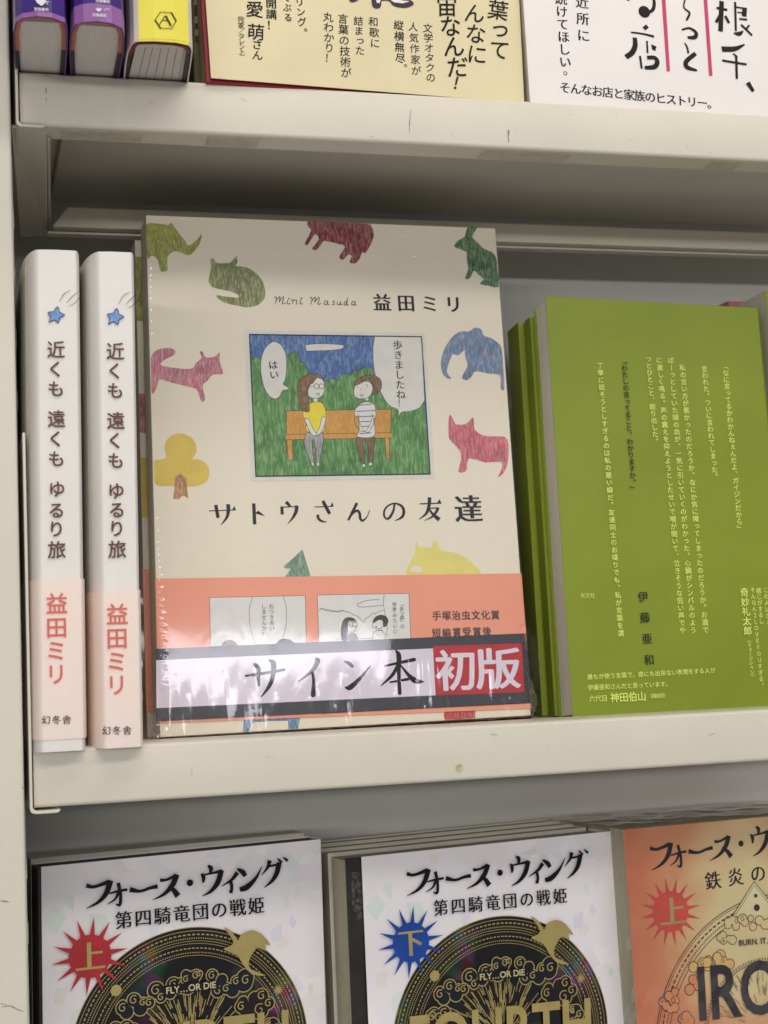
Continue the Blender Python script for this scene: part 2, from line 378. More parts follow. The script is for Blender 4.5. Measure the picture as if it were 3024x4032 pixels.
#==END SHELF==
#==BOOKS==
def insetq(q, l=0, r=0, b=0, t=0):
    bl, br, tr, tl = [np.array(p, float) for p in q]
    ex = (br - bl) / np.linalg.norm(br - bl); ez = (tl - bl) / np.linalg.norm(tl - bl)
    return [bl + ex * l + ez * b, br - ex * r + ez * b, tr - ex * r - ez * t, tl + ex * l - ez * t]
def shiftq(q, da, db=0): return [np.array(p, float) + np.array([da, db]) for p in q]
def book_body(root, pl, q, t, spine, cover, pages, h=0.0, board=0.0005, inset=0.0, rad=0.0008, spine_mat=None):
    """covers, spine and page block; spine is 'R' or 'L' as seen from the front"""
    mb = MB(); mb.slab(pl, q, h - board, h, cover); part('front_cover', mb, root, bevel=0.0002)
    mb = MB(); mb.slab(pl, q, h - t, h - t + board, cover); part('back_cover', mb, root, bevel=0.0002)
    bl, br, tr, tl = [np.array(p, float) for p in q]
    mb = MB(); n = 9
    # bowed spine strip from front edge to back edge
    e0, e1 = (br, tr) if spine == 'R' else (bl, tl)
    sg = 1 if spine == 'R' else -1
    ex = (br - bl) / np.linalg.norm(br - bl)
    rows = []
    for i in range(n):
        s_ = i / (n - 1); bow = rad * math.sin(math.pi * s_) ** 0.5
        rows.append((e0 + ex * sg * bow, e1 + ex * sg * bow, h - t * s_))
    V = []; Fc = []
    for a, b, hh in rows: V += [pl.W(a[0], a[1], hh), pl.W(b[0], b[1], hh)]
    for i in range(n - 1): Fc.append((2 * i, 2 * i + 2, 2 * i + 3, 2 * i + 1))
    k = len(V)
    for a, b, hh in rows:
        a2 = a - ex * sg * 0.0006; b2 = b - ex * sg * 0.0006; V += [pl.W(a2[0], a2[1], hh), pl.W(b2[0], b2[1], hh)]
    for i in range(n - 1):
        Fc.append((k + 2 * i + 1, k + 2 * i + 3, k + 2 * i + 2, k + 2 * i)); Fc.append((2 * i + 1, 2 * i + 3, k + 2 * i + 3, k + 2 * i + 1)); Fc.append((2 * i + 2, 2 * i, k + 2 * i, k + 2 * i + 2))
    mb.mesh(V, Fc, spine_mat or cover); part('spine', mb, root, smooth=True)
    l, r = (inset, 0.0004) if spine == 'R' else (0.0004, inset)
    mb = MB(); mb.slab(pl, insetq(q, l, r, inset, inset), h - t + board + 1e-5, h - board - 1e-5, pages); part('page_block', mb, root)
def wobble(x, y, s):
    return (math.sin(x * s + 1.3 * math.sin(y * s * .7)) + math.sin(y * s * 1.3 + x * s * .6 + 2) + .6 * math.sin(x * s * 2.7 - y * s * 2.1 + 1)) / 2.6
# ---------------------------------------------------------------- large cream book with the crayon animals
cA = CR(560, 840, 1360); cB = CR(1260, 840, 2060); cC = CR(900, 1280, 1760); cD = CR(560, 1900, 1360); cE = CR(1260, 1900, 2160)
a0 = hitY(630, 2903, 0.052); b0 = hitY(2090, 2817, 0.056)
plM = lean_plane(a0, b0, 5.0)
qM = [plM.hit(630, 2903), plM.hit(2090, 2817), plM.hit(1950, 899), plM.hit(574.5, 847)]
LBL_M = 'large shrink-wrapped cream book with crayon animals, park-bench picture and salmon band'
mroot = thing('picture_cover_book', LBL_M, 'book', plM.W(qM[0][0], qM[0][1], 0), 'wrapped cream books in one stack')
CREAM = mat('cream_cover', (236, 227, 208), rough=0.5, var=0.01, scale=40)
TM = 0.018
book_body(mroot, plM, qM, TM, 'R', CREAM, PAGES)
cr = lambda n, c, **k: crayon('crayon_' + n, c, **k)
def animals(P):
    LIME = cr('lime', (150, 160, 50), ang=70); OLV = cr('olive', (126, 140, 82), ang=50, amt=.55); PNK = cr('pink', (198, 114, 140), ang=75, amt=.5)
    YEL = cr('yellow', (226, 198, 92), amt=.12, dark=.08); BRN = cr('brown', (196, 138, 88), ang=10); MAR = cr('maroon', (138, 38, 62), ang=65, amt=.35)
    GRN = cr('green', (46, 112, 66), ang=50, amt=.4); BLU = cr('blue', (104, 132, 172), ang=30, amt=.4); ROS = cr('rose', (210, 104, 124), ang=85, amt=.4)
    LEM = cr('lemon', (232, 220, 128), amt=.08, dark=.05); FIR = cr('fir', (110, 152, 132), ang=-30, amt=.4); SKB = cr('sky', (90, 136, 178), ang=15, amt=.45); RED = cr('red', (206, 70, 66), ang=70, amt=.25)
    lim = (qM[3][0], qM[1][0])
    P.poly(cA((34, 92), (130, 85), (212, 95), (235, 76), (262, 110), (300, 165), (350, 225), (376, 262), (425, 235), (462, 200), (483, 168), (480, 215), (455, 270), (410, 325), (370, 342), (320, 322), (260, 310), (212, 348), (204, 405), (206, 466), (150, 472), (128, 385), (80, 345), (42, 370), (38, 240)), LIME, sm=3)
    P.poly(cA((557, 372), (592, 376), (608, 405), (665, 408), (722, 402), (745, 372), (772, 350), (778, 400), (766, 430), (850, 440), (930, 490), (985, 560), (1003, 640), (995, 700), (940, 750), (860, 768), (780, 755), (690, 735), (630, 705), (605, 668), (680, 680), (790, 688), (745, 645), (640, 622), (570, 600), (542, 560), (550, 500), (562, 440)), OLV, sm=3)
    P.poly(cA((72, 1190), (100, 1130), (160, 1105), (230, 1100), (268, 1122), (262, 1155), (215, 1180), (170, 1205), (152, 1240), (260, 1262), (400, 1270), (440, 1220), (485, 1180), (467, 1130), (492, 1130), (517, 1175), (590, 1170), (632, 1135), (630, 1190), (640, 1240), (660, 1292), (650, 1315), (575, 1318), (530, 1370), (498, 1395), (497, 1440), (514, 1520), (485, 1537), (465, 1490), (443, 1437), (370, 1415), (230, 1380), (142, 1355), (122, 1410), (95, 1465), (78, 1460), (74, 1320)), PNK, sm=3)
    P.poly(cA((195, 1990), (182, 1920), (200, 1850), (260, 1805), (330, 1800), (400, 1830), (440, 1890), (438, 1960), (410, 2005), (470, 2012), (530, 2055), (548, 2120), (525, 2190), (455, 2225), (360, 2232), (240, 2228), (150, 2225), (102, 2200), (98, 2100), (95, 2025), (150, 2010)), YEL, sm=3)
    P.poly(cD((262, -48), (320, -72), (362, -32), (366, 60), (376, 132), (345, 108), (322, 112), (300, 138), (250, 132), (262, 60)), BRN)
    P.poly(cA((1350, 66), (1355, 112), (1378, 132), (1362, 180), (1325, 248), (1350, 258), (1388, 200), (1415, 170), (1442, 212), (1388, 285), (1402, 298), (1425, 298), (1468, 245), (1490, 225), (1600, 250), (1655, 272), (1612, 345), (1612, 368), (1642, 380), (1680, 338), (1712, 350), (1692, 395), (1714, 410), (1746, 405), (1778, 365), (1796, 318), (1822, 325), (1860, 265), (1887, 200), (1890, 150), (1868, 105), (1842, 88), (1600, 72), (1450, 67)), MAR, sm=2)
    P.poly(cB((1208, 104), (1280, 107), (1270, 140), (1242, 195), (1290, 240), (1330, 285), (1400, 315), (1436, 360), (1447, 450), (1458, 600), (1380, 592), (1303, 576), (1338, 540), (1290, 500), (1255, 465), (1225, 530), (1182, 532), (1210, 460), (1198, 380), (1195, 320), (1150, 295), (1095, 270), (1130, 220), (1182, 190)), GRN, sm=2)
    P.poly(cB((1070, 1352), (1020, 1335), (990, 1270), (992, 1180), (1030, 1080), (1090, 1000), (1150, 965), (1215, 965), (1260, 935), (1312, 945), (1340, 1000), (1400, 1020), (1465, 1070), (1482, 1110), (1492, 1200), (1503, 1430), (1475, 1425), (1470, 1325), (1380, 1310), (1270, 1290), (1240, 1330), (1200, 1362), (1160, 1345), (1182, 1290), (1205, 1240), (1185, 1165), (1180, 1118), (1130, 1160), (1085, 1150), (1060, 1200), (1040, 1260), (1037, 1300)), BLU, sm=3)
    P.poly(cB((1062, 1642), (1085, 1680), (1112, 1725), (1190, 1720), (1222, 1690), (1252, 1666), (1258, 1720), (1262, 1765), (1320, 1810), (1400, 1822), (1490, 1822), (1530, 1850), (1540, 1940), (1528, 2050), (1500, 2120), (1450, 2157), (1482, 2090), (1475, 2030), (1350, 2035), (1215, 2000), (1200, 2090), (1172, 2115), (1130, 2112), (1145, 2040), (1150, 1960), (1110, 1900), (1055, 1840), (1048, 1760), (1050, 1690)), ROS, sm=2)
    P.poly(cE((692, 424), (708, 448), (730, 466), (808, 474), (818, 445), (832, 418), (858, 445), (872, 490), (980, 510), (1070, 555), (1130, 610), (1160, 668), (900, 676), (636, 676), (640, 610), (692, 510)), LEM, sm=2)
    P.poly(cE((658, 628), (670, 608), (705, 602), (735, 615), (745, 638), (725, 652), (690, 650), (665, 644)), CREAM, sm=3)
    P.poly(cD((1308, 545), (1378, 775), (1160, 775), (1215, 705), (1160, 700), (1158, 680), (1230, 620)), FIR)
    P.poly(cD((830, 1930), (1292, 1915), (1272, 2008), (1195, 2013), (1190, 1945), (1040, 1948), (900, 1958), (868, 2034), (822, 2040)), SKB)
    P.poly(cE((905, 1650), (1128, 1640), (1126, 1708), (1015, 1718), (905, 1722), (896, 1690)), RED)
P = Print(plM, 6e-5); animals(P); P.done('crayon_animals', mroot)
# a plain park-bench picture with white border
P = Print(plM, 1.5e-4)
OFW = ink((222, 220, 214)); OUT = mat('outline_ink', (46, 40, 40), rough=.5, var=0)
P.poly(cC((120, 40), (1492, 60), (1567, 1165), (172, 1188)), OFW)
frame_q = cC((157, 72), (1464, 90), (1530, 1132), (206, 1150))
CS = crayon('crayon_picture_sky', (76, 112, 172), paper=(160, 184, 214), ang=40, amt=.55, sc=(300, 90), dark=.2)
CG = crayon('crayon_picture_green', (84, 142, 84), paper=(176, 200, 140), ang=8, amt=.6, sc=(420, 70), dark=.28)
CO = crayon('crayon_picture_bench', (208, 152, 76), paper=(232, 194, 120), ang=35, amt=.5, dark=.15)
BR = crayon('crayon_picture_hair', (124, 94, 66), amt=.2, dark=.1); YE = ink((234, 218, 62)); GYP = crayon('crayon_picture_grey', (164, 164, 164), paper=(205, 205, 205), ang=0, amt=.6)
BRP = crayon('crayon_picture_brown', (132, 104, 82), paper=(170, 140, 115), ang=0, amt=.5); LILA = ink((108, 106, 156)); WHT = ink((224, 222, 216))
P.poly(frame_q, CS)
gtop = cC((172, 270), (205, 242), (236, 250), (300, 300), (400, 300), (445, 228), (490, 205), (522, 215), (540, 262), (545, 282), (575, 285), (585, 330), (612, 345), (618, 380), (640, 420), (745, 425), (770, 408), (805, 410), (835, 418), (850, 385), (890, 368), (925, 380), (945, 350), (985, 342), (1003, 340), (1030, 322), (1075, 320), (1098, 338), (1200, 420), (1484, 560))
P.polyl(catmull([P.loc(p) for p in gtop], 3) + [P.loc(p) for p in cC((1528, 1130), (208, 1148))], CG)
L_ = lambda pts, wd=4, M=OUT, **k: P.stroke(cC(*pts), wd * cC.s, M, **k)
L_([(172, 270), (205, 242), (236, 250)]); L_([(445, 228), (490, 205), (522, 215), (540, 262), (545, 282), (575, 285), (585, 330), (612, 345), (618, 372)]); L_([(745, 425), (770, 408), (805, 410), (835, 418), (850, 385), (890, 368), (925, 380), (945, 350), (985, 342), (1003, 340), (1030, 322), (1075, 320), (1098, 338)])
P.poly(cC((590, 150), (680, 142), (790, 145), (850, 150), (876, 162), (855, 182), (780, 192), (680, 196), (600, 196), (590, 175)), WHT, sm=2); L_([(592, 150), (680, 142), (790, 145), (850, 150), (876, 162), (855, 182), (780, 192), (680, 196), (602, 198)])
def oval(pts, M=WHT): P.poly(cC(*pts), M, sm=4); L_(pts + [pts[0]])
oval([(243, 350), (248, 260), (275, 180), (325, 132), (355, 128), (400, 155), (435, 225), (440, 330), (428, 420), (415, 450), (458, 478), (440, 492), (408, 500), (385, 545), (350, 561), (305, 535), (265, 460)])
P.polyl(catmull([P.loc(p) for p in cC((1486, 575), (1450, 630), (1380, 655), (1312, 662), (1293, 700), (1286, 645), (1230, 620), (1175, 550), (1130, 440), (1105, 330), (1096, 200), (1106, 88))], 2) + [P.loc(cC((1464, 92))[0])], WHT)
L_([(1108, 90), (1096, 190), (1103, 320), (1128, 440), (1172, 545), (1225, 615), (1284, 642), (1292, 702), (1312, 664), (1380, 655), (1448, 630), (1486, 576)])
P.text('はい', cC((337, 303))[0], cC((345, 378))[0], 72 * cC.s, INK, vert=True, mincho=.02)
P.text('歩きましたね', cC((1283, 152))[0], cC((1308, 528))[0], 74 * cC.s, INK, vert=True, mincho=.015)
P.text('！', cC((1312, 590))[0], cC((1312, 590))[0], 70 * cC.s, INK, vert=True)
# bench
P.poly(cC((438, 652), (1238, 640), (1230, 818), (440, 830)), CO); P.poly(cC((435, 830), (1240, 818), (1235, 858), (432, 872)), CO)
P.poly(cC((440, 872), (484, 872), (488, 1025), (452, 1027)), CO); P.poly(cC((1185, 860), (1220, 858), (1222, 1012), (1198, 1014)), CO)
for l in ([(438, 652), (1238, 640)], [(438, 652), (440, 830)], [(1236, 640), (1230, 818)], [(435, 830), (1240, 818)], [(432, 872), (1235, 858)], [(440, 875), (452, 1027), (488, 1025), (484, 880)], [(1185, 862), (1198, 1014), (1222, 1012), (1220, 862)]): L_(l, 3.5, curve=False)
# two plain seated figures
def fig(pts, M, sm=3, wd=3.5): P.poly(cC(*pts), M, sm=sm); L_(pts + [pts[0]], wd)
fig([(585, 825), (640, 812), (712, 818), (716, 900), (700, 980), (688, 1048), (668, 1048), (660, 950), (648, 880), (632, 880), (638, 960), (646, 1048), (625, 1050), (600, 980), (574, 890)], GYP)
fig([(612, 600), (640, 586), (690, 584), (722, 610), (738, 660), (738, 705), (722, 720), (722, 808), (592, 806), (598, 720), (568, 705), (568, 650)], YE)
fig([(575, 712), (605, 712), (632, 770), (658, 815), (690, 830), (672, 842), (640, 838), (610, 800)], WHT); fig([(708, 700), (738, 702), (728, 760), (700, 820), (665, 838), (668, 818), (692, 770)], WHT)
fig([(644, 555), (674, 552), (672, 584), (646, 584)], WHT, wd=2.5)
fig([(610, 470), (640, 420), (685, 398), (715, 420), (730, 470), (716, 530), (672, 556), (612, 546), (602, 500)], WHT)
fig([(560, 650), (535, 580), (524, 500), (530, 430), (570, 390), (625, 372), (690, 380), (722, 418), (700, 408), (668, 404), (640, 440), (603, 470), (606, 560), (612, 655)], BR)
for cx_ in (666, 706): P.circlel(P.loc(cC((cx_, 466))[0]), 0.0013, OUT, 14); P.circlel(P.loc(cC((cx_, 466))[0]), 0.00105, WHT, 14)
L_([(645, 466), (604, 474)], 3); L_([(664, 520), (678, 536), (690, 520), (664, 520)], 3.5); L_([(685, 492), (688, 496)], 4)
P.poly(cC((628, 1050), (640, 1045), (650, 1062), (635, 1072)), WHT, sm=3); P.poly(cC((670, 1050), (684, 1046), (690, 1064), (675, 1072)), WHT, sm=3)
L_([(628, 1050), (626, 1068), (642, 1070), (650, 1052)], 3); L_([(670, 1050), (670, 1068), (685, 1070), (690, 1052)], 3)
fig([(975, 852), (1040, 850), (1105, 848), (1100, 930), (1090, 1060), (1070, 1062), (1058, 960), (1045, 880), (1020, 890), (1026, 970), (1035, 1062), (1015, 1062), (990, 970), (968, 890)], BRP)
fig([(1000, 600), (1030, 586), (1075, 588), (1108, 612), (1118, 665), (1115, 705), (1100, 720), (1106, 844), (978, 850), (990, 800), (985, 700), (958, 690), (962, 640)], WHT)
for l in ([(992, 610), (1085, 602)], [(970, 657), (1112, 650)], [(992, 698), (1108, 692)], [(1002, 735), (1072, 732)], [(1012, 772), (1062, 770)], [(996, 826), (1080, 820)]): L_(l, 7, LILA)
L_([(958, 690), (955, 730), (985, 790), (1020, 812), (1045, 800)], 3.5); L_([(985, 680), (992, 730), (1015, 790), (1040, 812)], 3.5); L_([(1115, 705), (1095, 760), (1062, 815), (1035, 812)], 3.5); L_([(1092, 680), (1080, 740), (1050, 796)], 3.5)
fig([(1034, 552), (1060, 552), (1058, 575), (1038, 572)], WHT, wd=2.5)
fig([(955, 470), (990, 440), (1060, 430), (1092, 470), (1085, 520), (1050, 555), (990, 560), (955, 540), (950, 500)], WHT)
fig([(955, 460), (962, 425), (1000, 398), (1060, 384), (1120, 392), (1155, 420), (1160, 470), (1140, 510), (1095, 530), (1088, 510), (1100, 470), (1085, 440), (1064, 405), (1030, 428), (985, 452)], BR)
L_([(998, 530), (1010, 546), (1022, 530), (998, 530)], 3.5); L_([(1000, 488), (1003, 494)], 4); L_([(972, 476), (982, 470)], 3.5); L_([(1042, 450), (1054, 460), (1048, 474)], 3)
P.poly(cC((1016, 1062), (1032, 1058), (1034, 1074), (1020, 1076)), WHT, sm=3); P.poly(cC((1068, 1050), (1082, 1046), (1088, 1064), (1070, 1068)), WHT, sm=3)
fq = frame_q + [frame_q[0]]
for i in range(4): P.stroke([fq[i], fq[i + 1]], 7 * cC.s, INK)
P.done('bench_picture', mroot)
# lettering on the cream cover
P = Print(plM, 1e-4)
GREY = mat('grey_ink', (52, 48, 54), rough=.6, var=0, spec=.2)
def SD(pts, wd, M=GREY, c=cD, **k): P.stroke(c(*pts), [x * c.s for x in wd] if isinstance(wd, list) else wd * c.s, M, **k)
def wedge(pts, c=cD, M=GREY): P.poly(c(*pts), M)
NC = dict(cap=False)
SD([(545, 232), (762, 224)], 8, **NC); wedge([(733, 227), (765, 226), (752, 190)]); SD([(600, 183), (619, 289)], 28, **NC, curve=False); SD([(700, 177), (703, 225), (690, 285), (640, 350)], [32, 30, 22, 4], **NC)
SD([(910, 170), (918, 342)], 28, **NC, curve=False); wedge([(922, 248), (948, 230), (1004, 275), (938, 258)])
wedge([(1163, 168), (1186, 148), (1216, 190), (1200, 200)]); SD([(1128, 202), (1272, 196)], 8, **NC); SD([(1139, 196), (1143, 262)], 25, **NC, curve=False); SD([(1262, 188), (1256, 235), (1228, 290), (1185, 340)], [28, 28, 18, 3], **NC)
SD([(1406, 200), (1562, 194)], 8, **NC); wedge([(1534, 197), (1563, 196), (1551, 158)]); SD([(1474, 150), (1530, 256)], 28, **NC, curve=False); SD([(1432, 262), (1440, 296), (1470, 317), (1506, 322)], [22, 22, 16, 5], **NC)
SD([(268, 148), (240, 205), (205, 272)], [20, 20, 16], c=cE, **NC); SD([(205, 272), (240, 222), (272, 205), (288, 228), (292, 262), (310, 276), (340, 250), (360, 200)], [10, 14, 18, 20, 20, 16, 8, 5], c=cE)
SD([(540, 158), (532, 205), (508, 250), (488, 266)], [14, 16, 18, 14], c=cE); SD([(488, 266), (466, 245), (468, 200), (500, 165), (545, 152), (590, 170), (608, 208), (595, 250), (545, 278)], [12, 14, 14, 12, 12, 18, 22, 18, 4], c=cE)
SD([(722, 155), (880, 150)], 8, c=cE, **NC); wedge([(848, 152), (881, 150), (866, 120)], c=cE); SD([(795, 108), (790, 170), (770, 225), (718, 268)], [26, 24, 18, 4], c=cE, **NC)
SD([(780, 188), (858, 184)], 8, c=cE, **NC); SD([(858, 182), (840, 218), (808, 252), (756, 277)], [22, 18, 12, 3], c=cE, **NC); SD([(790, 190), (820, 232), (866, 270)], [10, 20, 32], c=cE, **NC)
P.up(); P.char('達', P.loc(cE((1076, 190))[0]), 205 * cE.s * P.pxs((1800, 2000)), GREY, mincho=.03)
P.text('益田ミリ', cB((506, 728))[0], cB((1088, 742))[0], 150 * cB.s, INK, mincho=.028, off=.004)
# handwritten romanised name
def HW(pts, wd=5): P.stroke(cA(*pts), wd * cA.s, INK)
x = 1075
HW([(1078, 690), (1090, 682), (1096, 700), (1084, 740)]); HW([(1092, 715), (1118, 682), (1124, 690), (1118, 725)]); HW([(1118, 720), (1148, 684), (1154, 694), (1142, 730), (1152, 740), (1168, 732)])
HW([(1190, 708), (1182, 735), (1194, 742), (1206, 734)]); HW([(1214, 712), (1224, 704), (1232, 712), (1224, 738)]); HW([(1232, 716), (1250, 706), (1262, 712)]); HW([(1262, 712), (1256, 735), (1268, 742)]); HW([(1294, 708), (1288, 735), (1300, 742), (1308, 736)])
HW([(1368, 694), (1380, 686), (1386, 704), (1374, 744)]); HW([(1382, 720), (1408, 686), (1414, 694), (1408, 728)]); HW([(1408, 724), (1440, 688), (1446, 698), (1434, 734), (1444, 744), (1458, 736)])
o_ = 0
def HB(pts, wd=5): P.stroke(cB(*pts), wd * cB.s, INK)
HB([(60, 718), (45, 716), (32, 735), (44, 748), (60, 732), (64, 718), (60, 742), (76, 744)]); HB([(120, 716), (104, 720), (112, 732), (116, 744), (98, 748)]); HB([(144, 718), (140, 742), (156, 746), (168, 722)]); HB([(168, 722), (166, 746), (178, 744)])
HB([(216, 720), (200, 726), (196, 746), (212, 744), (226, 690)]); HB([(224, 700), (218, 745), (232, 748)]); HB([(284, 722), (268, 722), (256, 738), (268, 750), (284, 738), (286, 722), (282, 746), (298, 748)])
for px in ((1197, 696), (1300, 696)): P.circlel(P.loc(cA(px)[0]), .00035, INK, 8)
P.done('cover_lettering', mroot)
# salmon band and its prints
SAL = mat('salmon_paper', (244, 162, 136), rough=.45, var=.02, scale=30)
def bandq(l0, r0, r1, l1, pl=plM, c0=cD, c1=cE):
    return [pl.hit(*c0(l1)[0]), pl.hit(*c1(r1)[0]), pl.hit(*c1(r0)[0]), pl.hit(*c0(l0)[0])]
def band(name, q, h0, h1, M, root, pl, wrapt, label=None):
    bl, br, tr, tl = q
    mb = MB(); mb.slab(pl, q, h0, h1, M)
    ex = np.array([1.0, 0.0])
    mb.slab(pl, [br, br + ex * .0009, tr + ex * .0009, tr], -wrapt, h1 - 4e-4, M)
    return part(name, mb, root, bevel=0.00008, seg=1, label=label)
qb = bandq((112, 786), (1449, 660), (1525, 1640), (140, 1978)); qb[0] = np.array([qM[0][0] - .0003, qb[0][1] + .0006]); qb[3][0] = qM[3][0] * (qb[3][1] / qM[3][1]) + qM[0][0] * (1 - qb[3][1] / qM[3][1]) - .0003
qb[1][0] += .0; 
band('paper_band', qb, 3.2e-4, 5.2e-4, SAL, mroot, plM, TM)
P = Print(plM, 5.6e-4)
PW = ink((226, 226, 224)); LN = mat('thin_line_ink', (70, 60, 62), rough=.5, var=0)
def panel(pts, wd=3.5):
    P.poly(pts, PW)
    for i in range(len(pts)): P.stroke([pts[i], pts[(i + 1) % len(pts)]], wd * cD.s, LN)
panel(cD((548, 940), (1328, 925), (1338, 1330), (556, 1345))); 
panel([cD((1428, 920))[0], cE((642, 806))[0], cE((656, 1150))[0], cD((1440, 1330))[0]])
def LD(pts, wd=3.5, M=LN, c=cD): P.stroke(c(*pts), wd * c.s, M)
LD([(898, 934), (872, 1040), (878, 1170), (905, 1280), (935, 1330)]); LD([(1148, 930), (1174, 1020), (1174, 1140), (1155, 1240), (1138, 1270)])
P.text('おつきあい', cD((1052, 1012))[0], cD((1056, 1190))[0], 44 * cD.s, INK, vert=True); P.text('しませんか？', cD((990, 1012))[0], cD((994, 1238))[0], 44 * cD.s, INK, vert=True)
DKG = mat('dark_grey_ink', (58, 56, 60), rough=.5, var=.02); MDG = mat('mid_grey_ink', (116, 110, 112), rough=.5, var=.02)
P.poly(cD((645, 1335), (660, 1305), (700, 1288), (745, 1295), (780, 1330), (782, 1350), (645, 1350)), MDG, sm=2); P.poly(cD((1090, 1320), (1120, 1285), (1165, 1276), (1215, 1290), (1235, 1330), (1090, 1340)), DKG, sm=2)
sc_ = [(1440, 1046), (1465, 1032), (1490, 1035), (1510, 1045), (1540, 1042), (1560, 1056), (1600, 1050), (1640, 1045)]
LD(sc_); LD([(0, 915), (20, 918), (35, 930), (60, 925), (75, 938), (100, 932), (125, 942), (160, 932), (190, 942), (205, 938), (235, 960), (262, 968), (290, 990), (312, 1015), (330, 985), (352, 978), (372, 955), (400, 950), (430, 935), (458, 932)], c=cE)
LD([(463, 815), (458, 880), (470, 960), (485, 1060), (478, 1105), (495, 1110)], c=cE); LD([(268, 885), (330, 860), (425, 848)], c=cE); LD([(268, 885), (290, 905), (450, 893)], c=cE); LD([(115, 1140), (370, 1132)], 3.5, c=cE)
P.poly(cE((158, 1145), (148, 1085), (160, 1010), (195, 980), (240, 985), (262, 1010), (215, 1005), (200, 1030), (195, 1145)), DKG, sm=2)
P.poly(cE((198, 1145), (205, 1100), (235, 1090), (262, 1105), (272, 1145)), MDG, sm=2); LD([(200, 1078), (225, 1085), (256, 1070), (264, 1020)], c=cE); P.circlel(P.loc(cE((228, 1028))[0]), .0012, LN, 12); P.circlel(P.loc(cE((228, 1028))[0]), .0009, PW, 12)
P.circlel(P.loc(cE((250, 1030))[0]), .0012, LN, 12); P.circlel(P.loc(cE((250, 1030))[0]), .0009, PW, 12)
P.poly(cE((380, 1025), (390, 985), (430, 962), (475, 970), (494, 1005), (480, 1040), (455, 1050), (452, 1005), (420, 1000)), DKG, sm=2); LD([(380, 1025), (382, 1050), (420, 1062), (455, 1048)], c=cE); LD([(425, 1065), (422, 1075), (445, 1075), (440, 1060)], c=cE)
LD([(378, 1140), (385, 1095), (415, 1075), (450, 1078), (470, 1110), (475, 1145)], c=cE); P.circlel(P.loc(cE((405, 1048))[0]), .0004, LN, 8)
P.text('「あつ森」の', cE((588, 885))[0], cE((596, 1045))[0], 34 * cE.s, INK, vert=True); P.text('世界みたいに', cE((536, 885))[0], cE((544, 1082))[0], 34 * cE.s, INK, vert=True)
P.text('手塚治虫文化賞', cE((843, 968))[0], cE((1268, 962))[0], 68 * cE.s, mat('band_text_ink', (84, 70, 70), var=0), off=.016); P.text('短編賞受賞後', cE((842, 1092))[0], cE((1208, 1080))[0], 66 * cE.s, MATS['band_text_ink'], off=.016)
P.done('band_print', mroot)
# lilac signing strip over the band
BGR = mat('strip_dark_grey', (66, 66, 74), rough=.4, var=.04, scale=90); LIL = mat('strip_lilac_white', (228, 220, 236), rough=.35, var=.02, scale=20)
qs = bandq((112, 1360), (1478, 1096), (1528, 1602), (118, 1952)); ql = [p.copy() for p in qs]
qs[0][0] -= .0004; qs[3][0] -= .0004
band('signing_strip', qs, 6.6e-4, 7.6e-4, BGR, mroot, plM, TM)
P = Print(plM, 8.0e-4)
P.poly([cD((112, 1452))[0], cE((820, 1205))[0], cE((835, 1545))[0], cD((114, 1843))[0]], LIL)
RD = mat('seal_red', (190, 52, 60), rough=.4, var=.06, scale=150)
P.poly(cE((815, 1188), (1458, 1168), (1480, 1522), (835, 1546)), RD)
def quadmap(g, q, M, d=.026):
    V, Fc = g; x0, x1, y0, y1 = V[:, 0].min(), V[:, 0].max(), V[:, 1].min(), V[:, 1].max(); Q = [P.loc(p) for p in q]
    for dx, dy in ((-d, 0), (d, 0), (0, -d * .6), (0, d * .6), (0, 0)):
        P.h += 4e-7; out = []
        for x, y in V:
            s_ = (x - x0) / (x1 - x0) + dx; t = (y - y0) / (y1 - y0) + dy
            p = (Q[0] * (1 - s_) + Q[1] * s_) * (1 - t) + (Q[3] * (1 - s_) + Q[2] * s_) * t; out.append(P.pl.W(p[0], p[1], P.h))
        P.m.mesh(out, Fc, M)
quadmap(glyph('初', 0, 4), cE((848, 1512), (1120, 1502), (1108, 1214), (832, 1220)), LIL); quadmap(glyph('版', 0, 4), cE((1140, 1502), (1450, 1490), (1440, 1200), (1122, 1210)), LIL)
B_ = lambda pts, wd, c=cE: P.stroke(c(*pts), [x * c.s for x in wd], INK)
B_([(842, 1580), (930, 1568), (1060, 1548), (1155, 1530)], [16, 26, 22, 24], cD); B_([(918, 1488), (945, 1520), (945, 1590), (950, 1658)], [30, 36, 30, 18], cD); B_([(1032, 1452), (1068, 1480), (1062, 1590), (1030, 1670), (968, 1752)], [14, 44, 36, 30, 8], cD)
B_([(1418, 1442), (1428, 1465), (1375, 1545), (1270, 1630)], [26, 40, 28, 8], cD); B_([(1385, 1545), (1396, 1620), (1392, 1735)], [24, 26, 40], cD)
B_([(175, 1300), (205, 1312), (230, 1335)], [14, 26, 22]); B_([(185, 1490), (215, 1488), (280, 1430), (365, 1328)], [18, 38, 26, 6])
B_([(470, 1332), (560, 1312), (680, 1286)], [14, 20, 26]); B_([(548, 1222), (568, 1260), (568, 1380), (575, 1530)], [14, 36, 28, 26]); B_([(562, 1325), (520, 1400), (440, 1475)], [24, 24, 8]); B_([(580, 1325), (640, 1400), (690, 1440), (752, 1448)], [10, 26, 40, 6]); B_([(505, 1450), (570, 1440), (635, 1428)], [12, 16, 22])
P.stroke([cE((8, 1676))[0], cE((1480, 1602))[0]], 4 * cE.s, INK)
P.text('Pℓ△♪・'[0:1], cE((1380, 1565))[0], cE((1380, 1565))[0], 24 * cE.s, LIL)
P.done('strip_lettering', mroot)
